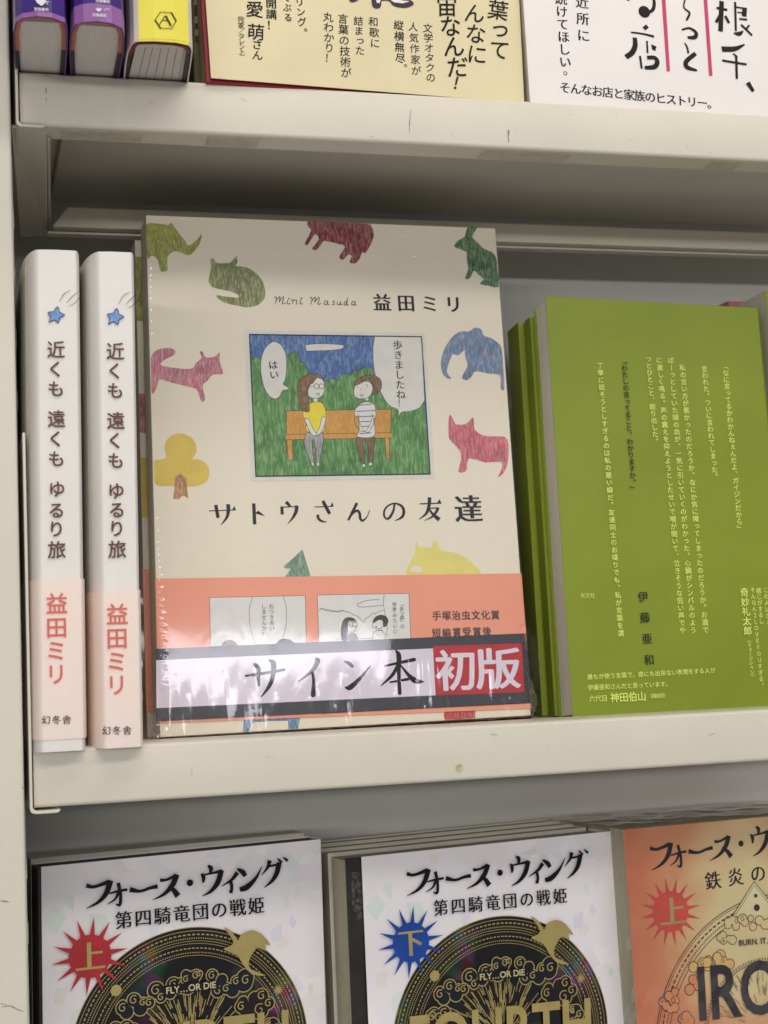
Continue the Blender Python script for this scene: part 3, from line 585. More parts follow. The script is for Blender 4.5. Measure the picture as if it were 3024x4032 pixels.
# clear shrink wrap, crumpled at the foot and along the edges
FILM = film_mat('shrink_wrap_film', rough=0.06, bump=0.024, scale=(46, 46, 20), fine=0.012)
def wrap_front(root, pl, q, h, nx, ny, fn, M, name='shrink_wrap'):
    bl, br, tr, tl = [np.array(p, float) for p in q]; V = []; Fc = []
    for j in range(ny + 1):
        for i in range(nx + 1):
            s_, t = i / nx, j / ny
            p = (bl * (1 - s_) + br * s_) * (1 - t) + (tl * (1 - s_) + tr * s_) * t
            da, db, dh = fn(s_, t, p); V.append(pl.W(p[0] + da, p[1] + db, h + dh))
    for j in range(ny):
        for i in range(nx):
            k = j * (nx + 1) + i; Fc.append((k, k + 1, k + nx + 2, k + nx + 1))
    mb = MB(); mb.mesh(V, Fc, M); return part(name, mb, root, smooth=True)
rnd = random.Random(3)
folds = [(rnd.uniform(0, 1), rnd.uniform(.02, .13), rnd.uniform(.5, 1.2), rnd.uniform(-.18, .05), rnd.uniform(.0015, .006)) for _ in range(130)]
marks = [(rnd.uniform(.62, .98), rnd.uniform(.90, .985), rnd.uniform(-.5, .9), rnd.uniform(.002, .008)) for _ in range(24)]
def fnM(s_, t, p):
    x, y = p
    dh = .00005 * wobble(x, y, 60)
    foot = max(0, 1 - t / .16)
    if foot > 0:
        for c, hh, am, sl, wd in folds:
            if t < hh:
                cc = c + sl * t; d = (s_ - cc) / wd
                if abs(d) < 3: dh += .00008 * am * math.exp(-d * d) * (1 - t / hh) ** .6
    edge = max(0, 1 - min(s_, 1 - s_) / .03)
    dh += edge * .00009 * wobble(x * .5, y, 1800) + .00009 * foot * wobble(x, y * .5, 260)
    for c_, d_, an, ln in marks:
        ux = (s_ - c_) * .178; uy = (t - d_) * .243; l_ = ux * math.cos(an) + uy * math.sin(an); w_ = -ux * math.sin(an) + uy * math.cos(an)
        if abs(l_) < ln and abs(w_) < .0022: dh += .00022 * math.exp(-(w_ / .0008) ** 2) * (1 - abs(l_) / ln)
    top = max(0, (t - .93) / .07); dh += top * .0001 * wobble(x, y, 700) - top ** 4 * .001 - max(0, 1 - s_ / .008) * .002 - max(0, (s_ - .992) / .008) * .003
    da = 0
    if s_ > .97 and t < .18: da = (s_ - .97) / .03 * .0065 * math.sin(max(0, min(1, (.18 - t) / .15)) * math.pi) ** .8 * (1 + .25 * wobble(x, y, 600)); dh -= (s_ - .97) / .03 * .003
    if s_ < .03 and t < .09: da = -(.03 - s_) / .03 * .004 * math.sin(max(0, min(1, (.10 - t) / .09)) * math.pi / 2) * (1 + .3 * wobble(x, y, 700)); dh -= (.03 - s_) / .03 * .002
    return da, 0, max(dh, -.004 if (s_ > .97 or s_ < .03 or top > 0) else -.0003)
qf = insetq(qM, -.0008, -.0012, -.0002, -.0006)
wrap_front(mroot, plM, qf, .0019, 330, 420, fnM, FILM)
CRUMP = film_mat('wrap_corner_film', rough=.14, bump=.5, scale=(150, 150, 150), tint=.90, boost=2.6, fine=.3)
def corner(edge_pts, out_pts, name='wrap_corner'):
    A = catmull([plM.hit(*p) for p in edge_pts], 8); B = catmull([plM.hit(*p) for p in out_pts], 8); n = min(len(A), len(B)); V = []; Fc = []; K = 10
    for i in range(n):
        for k in range(K + 1):
            t = k / K; p = A[i] * (1 - t) + B[i] * t; V.append(plM.W(p[0], p[1], .0017 - .004 * t + .0006 * math.sin(i * 1.9 + k) * math.sin(k * 1.3 + i * .6)))
    for i in range(n - 1):
        for k in range(K): a = i * (K + 1) + k; Fc.append((a, a + 1, a + K + 2, a + K + 1))
    mb = MB(); mb.mesh(V, Fc, CRUMP); part(name, mb, mroot, smooth=True)
corner(cE((1470, 1150), (1482, 1300), (1500, 1450), (1515, 1580), (1522, 1660), (1528, 1700)), cE((1486, 1150), (1515, 1300), (1555, 1450), (1592, 1570), (1578, 1650), (1535, 1722)))
corner(cD((112, 1880), (135, 1950), (142, 2010), (145, 2060), (148, 2085)), cD((100, 1880), (92, 1950), (78, 2010), (62, 2070), (66, 2108)))
# gathered film under the book's foot, gap shade painted in as dark brown
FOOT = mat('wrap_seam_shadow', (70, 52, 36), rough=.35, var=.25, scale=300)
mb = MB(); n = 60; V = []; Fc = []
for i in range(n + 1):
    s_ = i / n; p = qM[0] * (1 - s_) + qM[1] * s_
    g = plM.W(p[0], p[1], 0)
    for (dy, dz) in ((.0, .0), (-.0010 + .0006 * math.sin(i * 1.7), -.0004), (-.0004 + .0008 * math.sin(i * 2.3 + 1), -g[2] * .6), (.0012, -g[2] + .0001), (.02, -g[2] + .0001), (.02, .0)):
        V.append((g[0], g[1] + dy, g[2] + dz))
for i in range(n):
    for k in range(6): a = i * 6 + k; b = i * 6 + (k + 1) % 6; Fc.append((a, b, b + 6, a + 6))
mb.mesh(V, Fc, FOOT); part('wrap_foot_shade', mb, mroot)
# second copy standing behind it, only its left edge showing
q2 = shiftq(insetq(qM, 0, 0, 0, .0048), -.0022, -.0045)
def behind(pl, d): return Plane(pl.o - pl.n * d, pl.ex, pl.ez)
plM2 = behind(plM, TM + .0035)
g = plM2.W(q2[0][0], q2[0][1], 0)
q2 = shiftq(q2, 0, -(g[2]) + 0.0003)
m2 = thing('picture_cover_book', 'second wrapped cream book, only its shaded left edge showing behind the first', 'book', plM2.W(q2[0][0], q2[0][1], 0), 'wrapped cream books in one stack')
book_body(m2, plM2, q2, TM, 'R', CREAM, PAGES)
P = Print(plM2, 6e-5, off=(-.0022, -.0045)); 
def rectl(a0, b0, a1, b1, M): P.polyl([(a0, b0), (a1, b0), (a1, b1), (a0, b1)], M)
lx = lambda b: q2[0][0] + (q2[3][0] - q2[0][0]) * b / q2[3][1]
H2 = q2[3][1]
for f0, f1, M in ((.83, .965, MATS['crayon_lime']), (.60, .68, MATS['crayon_pink']), (.43, .55, MATS['crayon_yellow'])):
    P.polyl([(lx(H2 * f0), H2 * f0), (lx(H2 * f0) + .03, H2 * f0), (lx(H2 * f1) + .03, H2 * f1), (lx(H2 * f1), H2 * f1)], M)
P.done('crayon_animals', m2)
mb = MB(); mb.slab(plM2, [(lx(.012) - .0003, .012), (lx(.012) + .16, .012), (lx(.074) + .16, .074), (lx(.074) - .0003, .074)], 2e-4, 4e-4, SAL); part('paper_band', mb, m2)
wrap_front(m2, plM2, insetq(q2, -.0025, -.001, 0, -.0006), .0012, 40, 120, lambda s_, t, p: (0, 0, .00008 * wobble(p[0], p[1], 300)), FILM)
#==WHITE SPINES==
cS1 = CR(0, 900, 700, 1408.0); cS2 = CR(0, 2000, 700, 1191.0)
WCOV = mat('white_jacket', (234, 230, 226), rough=.4, var=.015, scale=25); PINKB = mat('pale_pink_band', (244, 226, 216), rough=.45, var=.015, scale=25)
BRI = mat('brown_ink', (98, 58, 56), rough=.5, var=0); CORI = mat('coral_ink', (218, 108, 94), rough=.5, var=0)
def spine_profile(x0, x1, yf, yb, rx, ry, n=7):
    """plan of a jacket round the spine, left side back to right side back"""
    pts = [(x0, yb)]
    for i in range(n + 1):
        t = math.pi / 2 * i / n; pts.append((x0 + rx - rx * math.cos(t) ** 1.0, yf + ry - ry * math.sin(t) ** .9))
    pts.append(((x0 + x1) / 2, yf - .0004))
    for i in range(n + 1):
        t = math.pi / 2 * (n - i) / n; pts.append((x1 - rx * .5 + rx * .5 * math.cos(t), yf + ry - ry * math.sin(t) ** .9))
    pts.append((x1, yb)); return pts
def sheet(mb, prof, z0, z1, M, t=.0004):
    """upright sheet following a plan outline, with real thickness"""
    P_ = [np.array(p, float) for p in prof]; n = len(P_); inn = []
    for i in range(n):
        d = P_[min(n - 1, i + 1)] - P_[max(0, i - 1)]; d /= np.linalg.norm(d); inn.append(P_[i] + np.array([-d[1], d[0]]) * t * -1 * (-1))
    V = []
    for p, q in zip(P_, inn): V += [(p[0], p[1], z0), (p[0], p[1], z1), (q[0], q[1], z0), (q[0], q[1], z1)]
    Fc = []
    for i in range(n - 1):
        a, b = 4 * i, 4 * i + 4; Fc += [(a, b, b + 1, a + 1), (a + 2, a + 3, b + 3, b + 2), (a + 1, b + 1, b + 3, a + 3), (a, a + 2, b + 2, b)]
    Fc += [(0, 1, 3, 2), (4 * n - 4, 4 * n - 2, 4 * n - 1, 4 * n - 3)]
    Ms = M if isinstance(M, list) else None
    if Ms is None: mb.mesh(V, Fc, M)
    else:
        for i in range(n - 1):
            a, b = 4 * i, 4 * i + 4; mb.mesh([V[k] for k in (a, b, b + 1, a + 1, a + 2, b + 2, b + 3, a + 3)], [(0, 1, 2, 3), (4, 7, 6, 5), (3, 2, 6, 7), (0, 4, 5, 1)], Ms[i])
def upright(name, label, x0, x1, yf, yb, ztop, zbot, band0, band1, dx, dxb, dyt, dyb, group):
    r = thing(name, label, 'book', ((x0 + x1) / 2, yf + .01, zbot), group)
    pr = spine_profile(x0, x1, yf, yb, .0060, .036, 16)
    def skew(m_): m_.v = [(x + (z - .085) * .0105, y, z) for x, y, z in m_.v]
    mb = MB(); sheet(mb, pr, zbot, ztop, WCOV); skew(mb); part('jacket', mb, r, smooth=False)
    o = r.children[-1] if r.children else None
    pb = [((x0 + x1) / 2 + (x - (x0 + x1) / 2) * (1 + .0005 / (x1 - x0) * 2), y - .00035) for x, y in pr]
    mb = MB(); sheet(mb, pb, band0, band1, PINKB, t=.0002); skew(mb); part('paper_band', mb, r)
    mb = MB(); mb.box((x0 + .0012, yf + .012, zbot + .002), (x1 - .0012, yb - .001, ztop - .003), PAGES); skew(mb); part('page_block', mb, r)
    pl = Plane((x0, yf - .0010, 0), (1, 0, 0), (0, 0, 1)); P = Print(pl, 0)
    S1 = lambda x, y: (cS1((x + dx, y + dyt))[0]); S2 = lambda x, y: (cS2((x + dxb, y + dyb))[0])
    STB = crayon('crayon_star', (112, 150, 212), amt=.4, dark=.15, paper=(190, 205, 230), ang=20)
    star = [(455, 618), (468, 640), (470, 660), (512, 684), (475, 706), (462, 745), (430, 722), (388, 740), (400, 700), (380, 665), (425, 655), (440, 632)]
    P.poly([S1(*p) for p in star], STB, sm=2); P.stroke([S1(*p) for p in star + [star[0]]], 2.6, INK)
    for l in ([(472, 580), (505, 520), (556, 490)], [(525, 588), (565, 545), (618, 502)], [(540, 616), (590, 590), (630, 545)]): P.stroke([S1(*p) for p in l], [1.2, 2.2, 1.6], INK)
    for ch, x, y, s_ in (('近', 443, 958, 148), ('く', 440, 1112, 142), ('も', 443, 1268, 140), ('遠', 447, 1506, 148), ('く', 442, 1664, 142), ('も', 447, 1822, 140), ('ゆ', 450, 2062, 140)):
        p = S1(x, y - (x - 443) * 0 + 0); P.up(); P.char(ch, P.loc(p), s_ * cS1.s * P.pxs(p), BRI, off=.012)
    for ch, x, y, s_ in (('る', 378, 15, 118), ('り', 377, 140, 120), ('旅', 380, 280, 126)):
        p = cS2((x + dxb * .0 + (dxb if dx else 0), y - (3 if dx else 0)))[0]; P.up(); P.char(ch, P.loc(p), s_ * cS2.s * P.pxs(p), BRI, off=.012)
    for ch, x, y in (('益', 380, 640), ('田', 379, 800), ('ミ', 376, 955), ('リ', 377, 1112)):
        p = S2(x, y); P.up(); P.char(ch, P.loc(p), 152 * cS2.s * P.pxs(p), CORI, off=.010)
    P.text('幻冬舎', S2(308, 1420), S2(447, 1418), 62 * cS2.s, INK, mincho=.01)
    P.done('spine_lettering', r)
    return r
za = hitY(215, 2390, -.01)
b1t = hitY(220, 2000 + 475 * cS2.s, -.008)[2]; b1b = hitY(220, 2000 + 1552 * cS2.s, -.008)[2]
b2t = hitY(450, 2000 + 550 * cS2.s, -.008)[2]
upright('upright_book', 'leftmost white blue-star spine, its pink band ending above a white foot', -.0009, .0216, -.0075, .115, .1905, .0002, b1b, b1t, 0, 0, 0, 0, 'white spines with a blue star')
upright('upright_book', 'second white blue-star spine, its pink band set lower and reaching the shelf', .0222, .0428, -.0072, .115, .1905, .0002, .0004, b2t, 470, 405, 14, 72, 'white spines with a blue star')
#==GREEN STACK==
cG = CR(1900, 840, 3024); cH = CR(1900, 1900, 3024)
GRC = mat('green_cover', (128, 144, 34), rough=.42, var=.03, scale=22, bump=.12, bscale=120); GRD = GRC
gp0 = hitZ(2256, 2825, 0.0002); gp1 = hitZ(3120, 2779, 0.0002)
plG = lean_plane(gp0, gp1, 3.6)
qG = [plG.hit(2256, 2825), plG.hit(3120, 2779), plG.hit(2984, 1212.6), plG.hit(2148, 1164.5)]
TG = .0180
g1 = thing('green_book', 'olive green book facing out, covered in yellow vertical lines of text', 'book', plG.W(qG[0][0], qG[0][1]), 'green books standing together')
LIGHTP = mat('page_edges_pale', (232, 227, 214), rough=.8, var=.05, scale=30, stretch=(60, 60, 1))
def green_body(root, pl, q, t, spine, pages=LIGHTP, gap=0.0):
    book_body(root, pl, q, t, spine, GRC, pages, inset=0.0008)
book_body(g1, plG, qG, TG, 'R', GRC, LIGHTP, inset=.0012, rad=.003)
# lower paper band of the same green wrapped over the foot
yb = plG.hit(*cH((480, 575))[0])
mb = MB(); k = (yb[1] - qG[0][1]) / (qG[3][1] - qG[0][1]); kl = qG[0] * (1 - k) + qG[3] * k; kr = qG[1] * (1 - k) + qG[2] * k
mb.slab(plG, [qG[0] + [-.0002, .0001], qG[1] + [.0004, .0001], kr + [.0004, 0], kl + [-.0002, 0]], .00005, .00022, GRC); part('paper_band', mb, g1)
P = Print(plG, 3.2e-4)
YG = mat('yellow_green_ink', (222, 234, 118), rough=.5, var=0); GB = mat('green_black_ink', (30, 32, 14), rough=.5, var=0)
def VT(st, c0, p0, c1, p1, size, M=YG, **k):
    k.setdefault('off', .009); P.text(st, c0(p0)[0], c1(p1)[0], size * cG.s, M, vert=True, res=2, **k)
VT('「なに言ってるかわかんねぇんだよ、ガイジンだから」', cG, (1408, 890), cH, (1494, 268), 37)
VT('言われた。ついに言われてしまった。', cG, (1287, 905), cG, (1350, 1530), 37)
VT('私の言い方が悪かったのだろうか。なにか気に障ってしまったのだろうか。お酒で', cG, (1160, 898), cH, (1294, 856), 37)
VT('ぼーっとしていた頭の血が、一気に引いていくのがわかった。心臓がシンバルのよう', cG, (1092, 856), cH, (1222, 858), 37)
VT('に激しく鳴る。声の震えを抑えようとしたせいで喉が開いて、泣きそうな低い声でや', cG, (1024, 856), cH, (1160, 860), 37)
VT('っとひとこと、絞り出した。', cG, (960, 848), cG, (1004, 1325), 37)
VT('「わたしの言ってること、わかりますか。」', cG, (820, 862), cH, (876, 38), 38, GB, off=.012)
VT('丁寧に話そうとしすぎるのは私の悪い癖だ。友達同士のお喋りでも、私が言葉を選', cG, (680, 886), cH, (801, 876), 37)
VT('伊藤亜和', cH, (930, 664), cH, (965, 1030), 62, GB, mincho=.015)
def HT(st, p0, p1, size, M=YG, c=cH, **k): P.text(st, c(p0)[0], c(p1)[0], size * c.s, M, res=2, **k)
HT('誰もが使う言葉で、誰にも出来ない表現をする人が', (622, 1130), (1334, 1092), 33, off=.008)
HT('伊藤亜和さんだと思っています。', (625, 1192), (1076, 1170), 33, off=.008)
HT('六代目', (634, 1256), (706, 1253), 38, off=.008); HT('神田伯山', (766, 1250), (922, 1243), 54, off=.016); HT('（講談師）', (968, 1242), (1062, 1238), 28)
HT('光文社', (580, 657), (636, 656), 30)
VT('奇妙礼太郎', cH, (1517, 638), cH, (1537, 862), 50, off=.012); VT('（ミュージシャン）', cH, (1545, 915), cH, (1564, 1130), 26)
VT('そんなんＩＬＯＶＥＹＯＵすぎる。', cH, (1566, 625), cH, (1618, 1180), 30, off=.008); VT('感じがするし', cH, (1600, 630), cH, (1616, 806), 32, off=.008); VT('この人はひとりで', cH, (1640, 625), cH, (1668, 890), 32, off=.008)
P.done('cover_lettering', g1)
h = TG + .0008
for i, (t, da, lab) in enumerate(((.0085, -.0016, 'middle green book, its spine seen left of the pale page edges'), (.0165, -.0044, 'rearmost green book, a dark spine touching the right edge of the wrapped cream book'))):
    pb = behind(plG, h); q = insetq(shiftq(qG, da), 0, .004 * (i + 1), 0, .006 if i == 0 else .0065)
    g = pb.W(q[0][0], q[0][1]); q = shiftq(q, 0, -g[2] + .0004)
    gr = thing('green_book', lab, 'book', pb.W(q[0][0], q[0][1]), 'green books standing together')
    book_body(gr, pb, q, t, 'L', GRC, LIGHTP, rad=.0003); h += t + .001
# green book and pink book at the right edge
pr0 = hitY(3016, 1146, .050); plR = lean_plane((pr0[0] + .004, .050, 0), (pr0[0] + .11, .052, 0), 2)
HR = (pr0[2]) / math.cos(math.radians(2))
tlR = plR.hit(3012, 1144)
qR = [np.array([tlR[0] + .0035, .0004]), np.array([tlR[0] + .11, .0004]), np.array([tlR[0] + .107, tlR[1]]), tlR]
g4 = thing('green_book', 'green book at the right edge of the photo, pale page edges showing', 'book', plR.W(*qR[0]), 'green books standing together')
book_body(g4, plR, qR, .026, 'R', GRC, mat('page_edges_cream', (214, 206, 194), rough=.8, var=.08, scale=30, stretch=(60, 60, 1)), inset=.0)
pk0 = hitY(2862, 1189, .120)
pk = thing('pink_book', 'pink book whose top corner peeks out behind the text-covered green book', 'book', (pk0[0] + .01, .12, 0))
plK = Plane((pk0[0], .118, 0), (1, 0, 0), (0, 0, 1)); 
book_body(pk, plK, [(0, 0.0003), (.0125, 0.0003), (.0125, pk0[2]), (0, pk0[2])], .016, 'L', mat('pink_cover', (196, 128, 132), rough=.5), PAGES)
mb = MB(); mb.slab(plK, [(.0105, .01), (.0113, .01), (.0113, pk0[2] - .0003), (.0105, pk0[2] - .0003)], 1e-4, 2.5e-4, mat('red_stripe', (160, 40, 52))); part('stripe', mb, pk)
#==UPPER SHELF==
c1 = CR(0, 0, 560); c2 = CR(700, 0, 2100); c3 = CR(2024, 0, 3024); c5 = CR(500, 0, 900)
PUR = mat('purple_jacket', (68, 42, 128), rough=.35, var=.03, scale=40); MAU = mat('mauve_band', (154, 104, 170), rough=.4, var=.02, scale=40)
TERRA = mat('terracotta_board', (186, 106, 84), rough=.6, var=.08, scale=200); WIN = ink((226, 224, 228)); HUP = .205
def zpt(p): q = hitZ(p[0], p[1], SA); return (q[0], q[1])
def top_book(label, outline, block, name, zlow, col_low, col_hi, mats=None, zoff=.0005):
    pr = [zpt(p) for p in outline]; bl = [zpt(p) for p in block]
    cx_ = sum(p[0] for p in pr) / len(pr); r = thing(name, label, 'book', (cx_, -.01, SA))
    pr = [(pr[0][0], .10)] + pr + [(pr[-1][0], .10)]
    # tidy the ends so the jacket runs straight back
    z0 = SA + zoff
    mb = MB(); sheet(mb, pr, z0, z0 + HUP, mats or col_hi, t=.0005); part('jacket', mb, r)
    if zlow:
        mb = MB(); pb = [(x + (.00025 if x > cx_ else -.00025) * .3, y - .0003) for x, y in pr]; sheet(mb, pb, z0, z0 + zlow, col_low, t=.0002); part('paper_band', mb, r)
    y0 = min(p[1] for p in bl[:2]); mb = MB()
    v = [(bl[0][0], bl[0][1]), (bl[1][0], bl[1][1])] + [(p[0], p[1]) for p in bl[2:-1]] + [(bl[-2][0], .098), (bl[-1][0], .098), (bl[-1][0], bl[-1][1])]
    n = len(v); V = [(x, y, z0 + .0014) for x, y in v] + [(x, y, z0 + HUP - .002) for x, y in v]
    mb.mesh(V, [tuple(range(n))[::-1], tuple(range(n, 2 * n))] + [(i, (i + 1) % n, n + (i + 1) % n, n + i) for i in range(n)], PAGESG); part('page_block', mb, r)
    return r, pr
def bounds(pts): return min(p[0] for p in pts), max(p[0] for p in pts), min(p[1] for p in pts), max(p[1] for p in pts)
def board(r, pr, M, k=.86, dy=.0012, z=.0006):
    x0, x1, y0, y1 = bounds(pr); cx_ = (x0 + x1) / 2
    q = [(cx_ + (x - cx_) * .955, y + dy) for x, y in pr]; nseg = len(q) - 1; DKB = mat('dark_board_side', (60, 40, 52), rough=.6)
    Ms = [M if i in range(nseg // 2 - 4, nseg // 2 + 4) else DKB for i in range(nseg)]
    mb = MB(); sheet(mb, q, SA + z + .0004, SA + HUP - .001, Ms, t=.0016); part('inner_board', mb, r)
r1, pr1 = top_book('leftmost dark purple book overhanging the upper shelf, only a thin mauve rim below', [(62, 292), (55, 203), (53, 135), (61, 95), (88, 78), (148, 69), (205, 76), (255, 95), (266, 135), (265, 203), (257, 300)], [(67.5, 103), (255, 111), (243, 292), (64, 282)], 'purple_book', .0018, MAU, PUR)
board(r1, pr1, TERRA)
r2, pr2 = top_book('second dark purple book on the upper shelf, with a wide mauve band along its foot', [(278, 305), (273, 203), (279, 135), (294, 104), (330, 93), (385, 89), (440, 98), (480, 117), (490, 150), (487, 215), (468, 310)], [(294, 116.5), (483, 130), (455, 308), (282, 298)], 'purple_book', .0068, MAU, PUR)
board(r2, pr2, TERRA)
YEL = mat('yellow_jacket', (236, 224, 76), rough=.4, var=.015, scale=40); WJ = mat('white_jacket_edge', (224, 214, 204), rough=.4, var=.02)
out3 = [(486, 330), (492, 262), (500, 214), (514, 184), (529, 171), (548, 167.5), (608, 166.5), (693, 172), (744, 183), (754, 193), (759, 210), (753, 253), (741, 330)]
ms = [WJ] * 6 + [YEL] * 3 + [WJ] * 8
r3, pr3 = top_book('bright yellow book with a black hexagon emblem beside the purple pair', out3, [(541, 181), (740, 190), (743.5, 210), (736, 253), (719, 321), (508, 318)], 'yellow_book', 0, None, None, mats=ms[:14])
board(r3, [(x, y + .0016) for x, y in pr3], mat('wine_endpaper', (110, 28, 46), rough=.5), k=.8)
def face_plane(pr, dy=.0003): return Plane((pr[0][0], min(p[1] for p in pr) - dy - .0003, 0), (1, 0, 0), (0, 0, 1))
P = Print(face_plane(pr1), 0); 
P.text('笠間書院', c1((418, 106))[0], c1((546, 112))[0], 42 * c1.s, WIN, off=.012)
P.poly(c1((418, -20), (425, 20), (445, 42), (480, 66), (498, 60), (520, 40), (530, 15), (542, -20)), WIN, sm=2); P.stroke(c1((520, 10), (545, 22), (568, 18)), 2.5, WIN); P.stroke(c1((530, 25), (545, 38), (555, 50)), 2.5, WIN)
P.done('spine_lettering', r1)
P = Print(face_plane(pr2), 0)
P.text('笠間書院', c1((1098, 172))[0], c1((1222, 182))[0], 42 * c1.s, WIN, off=.012); P.text('笠間書院', c1((1135, 8))[0], c1((1262, 18))[0], 42 * c1.s, WIN, off=.012)
P.poly(c1((1112, 97), (1188, 99), (1176, 122), (1150, 137), (1130, 122)), WIN); P.stroke(c1((1215, 122), (1235, 104), (1275, 108)), 2, WIN)
P.done('spine_lettering', r2)
mb = MB(); SIG = mat('signature_line', (120, 110, 96), rough=.8)
for fx in (.16, .30, .47, .62, .78, .92):
    a_ = hitZ(541 + (740 - 541) * fx, 184 + 8 * fx, SA + .0019); b_ = hitZ(506 + (719 - 506) * fx, 318, SA + .0019)
    mb.mesh([(a_[0], a_[1], SA + .00175), (a_[0] + .00012, a_[1], SA + .00175), (b_[0] + .00012, b_[1], SA + .00175), (b_[0], b_[1], SA + .00175), (a_[0], a_[1], SA + .0021), (a_[0] + .00012, a_[1], SA + .0021), (b_[0] + .00012, b_[1], SA + .0021), (b_[0], b_[1], SA + .0021)], [(0, 3, 2, 1), (4, 5, 6, 7), (0, 1, 5, 4), (1, 2, 6, 5), (2, 3, 7, 6), (3, 0, 4, 7)], SIG)
part('signature_line', mb, r3, kind='stuff')
P = Print(face_plane(pr3, 0), 0); DK = mat('dark_olive_ink', (46, 38, 6), var=0)
hexp = [(460, 328), (545, 194), (728, 208), (802, 340), (730, 466), (548, 458)]
for i, wd in enumerate((11, 10, 26, 11, 10, 26)): P.stroke([c5(hexp[i])[0], c5(hexp[(i + 1) % 6])[0]], wd * c5.s, DK)
P.stroke(c5((532, 398), (615, 262)), 13 * c5.s, DK, curve=False, cap=False); P.stroke(c5((632, 258), (718, 418)), 34 * c5.s, DK, curve=False, cap=False); P.stroke(c5((585, 330), (668, 334)), 12 * c5.s, DK); P.stroke(c5((612, 262), (645, 262)), 12 * c5.s, DK, cap=False)
P.stroke(c5((130, 660), (250, 646), (500, 636), (760, 650), (980, 690), (1058, 728)), 5 * c5.s, mat('fold_line', (150, 140, 70)))
P.done('spine_emblem', r3)
# cream book with handwritten blurb, red board behind its jacket
cz = SA + .0016
cp0 = hitZ(831, 306, cz); cp1 = hitZ(2063, 404, cz)
plC = lean_plane(cp0, cp1, 4.0)
qC = [plC.hit(831, 307), plC.hit(2065, 405)]
lt = plC.hit(809.7, 0); rt = plC.hit(2045, 0); 
dl = (lt - qC[0]) / (lt[1] - qC[0][1]); dr = (rt - qC[1]) / (rt[1] - qC[1][1]); HC = .21
dd = (dl + dr) / 2
qC = [qC[0], qC[1], qC[1] + dr * HC, qC[0] + dl * HC]
CRJ = mat('cream_jacket', (222, 209, 170), rough=.5, var=.015, scale=50); REDB = mat('red_board', (136, 20, 42), rough=.45, var=.03)
cb = thing('blurb_book', 'cream book with brush-written columns of text and a red board, on the upper shelf', 'book', plC.W(*qC[0]))
mb = MB(); mb.slab(plC, qC, -.0004, 0, CRJ); part('jacket', mb, cb, bevel=.0001)
g = plC.W(qC[0][0], qC[0][1], -.002)
qr = [qC[0] + [-.0016, -(g[2] - SA) + .0001], qC[1] + [-.002, -(g[2] - SA) + .0001], qC[2] + [-.002, 0], qC[3] + [-.0016, 0]]
mb = MB(); mb.slab(plC, qr, -.0035, -.0016, REDB); part('front_board', mb, cb, bevel=.0004)
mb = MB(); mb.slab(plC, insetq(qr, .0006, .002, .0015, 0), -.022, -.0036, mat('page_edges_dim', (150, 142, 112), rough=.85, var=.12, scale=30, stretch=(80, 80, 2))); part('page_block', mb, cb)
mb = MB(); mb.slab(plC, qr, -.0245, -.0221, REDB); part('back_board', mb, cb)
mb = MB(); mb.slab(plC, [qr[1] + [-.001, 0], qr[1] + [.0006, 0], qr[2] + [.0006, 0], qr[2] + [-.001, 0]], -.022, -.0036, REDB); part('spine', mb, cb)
P = Print(plC, 1e-4)
def V2(st, p0, p1, size, **k): P.text(st, c2(p0)[0], c2(p1)[0], size * c2.s, INK, vert=True, **k)
V2('文学オタクの', (1166, 132), (1180, 362), 46, off=.004, shear=.12); V2('人気作家が', (1098, 125), (1112, 330), 46, off=.004, shear=.1); V2('縦横無尽', (1030, 118), (1038, 272), 48, off=.008, shear=.1); V2('。', (1052, 318), (1052, 318), 46)
V2('和歌に', (912, 102), (920, 202), 48, off=.004, shear=.1); V2('詰まった', (842, 98), (850, 236), 46, off=.004, shear=.1); V2('言葉の技術が', (770, 88), (785, 340), 50, off=.004, shear=.1); V2('丸わかり！', (702, 80), (708, 272), 50, off=.004, shear=.1)
V2('リリング。', (562, -38), (585, 150), 46, off=.006); V2('てぶる', (506, -10), (514, 82), 42, off=.006); V2('新開講！', (434, -35), (438, 118), 52, mincho=.02, off=.006)
V2('愛萌', (358, 44), (364, 150), 84, off=.006, shear=.08); V2('さん', (370, 208), (372, 258), 52, off=.006, shear=.08); V2('（作家／タレント）', (294, 72), (300, 266), 32)
V2('葉って', (1494, 48), (1500, 232), 98, off=.004, shear=.15); V2('んなに', (1384, 62), (1396, 254), 98, off=.004, shear=.15); V2('宙なんだ', (1255, 28), (1304, 312), 104, off=.006, shear=.15); V2('！', (1318, 388), (1318, 388), 76, off=.01, shear=.3)
WI = ink((232, 226, 214)); NV = mat('navy_ink', (40, 28, 50), var=0)
for pts in ([(796, -20), (806, 6), (830, 4), (862, -22)], [(905, -25), (912, 30), (940, 34), (950, 4), (985, 2), (1010, 26), (1060, 34), (1096, 20), (1082, 4), (1040, -2), (1010, -25)]):
    P.poly(c2(*pts), NV); P.poly(c2(*[(sum(p[0] for p in pts) / len(pts) + (x - sum(p[0] for p in pts) / len(pts)) * .82, y * .62 - 4) for x, y in pts]), WI)
    P.stroke(c2(*(pts)), 7 * c2.s, NV)
P.done('cover_lettering', cb)
mb = MB()
for a, b, M in ((-.0052, -.0042, 0), (-.0078, -.0056, 1)):
    pass
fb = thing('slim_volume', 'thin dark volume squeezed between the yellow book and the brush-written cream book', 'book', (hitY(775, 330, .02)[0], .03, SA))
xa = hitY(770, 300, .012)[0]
mb = MB(); mb.box((xa - .0005, .012, SA + .0002), (xa + .0022, .095, SA + .195), mat('dim_olive_cover', (104, 98, 72), rough=.6, var=.1)); part('cover', mb, fb, bevel=.0003)
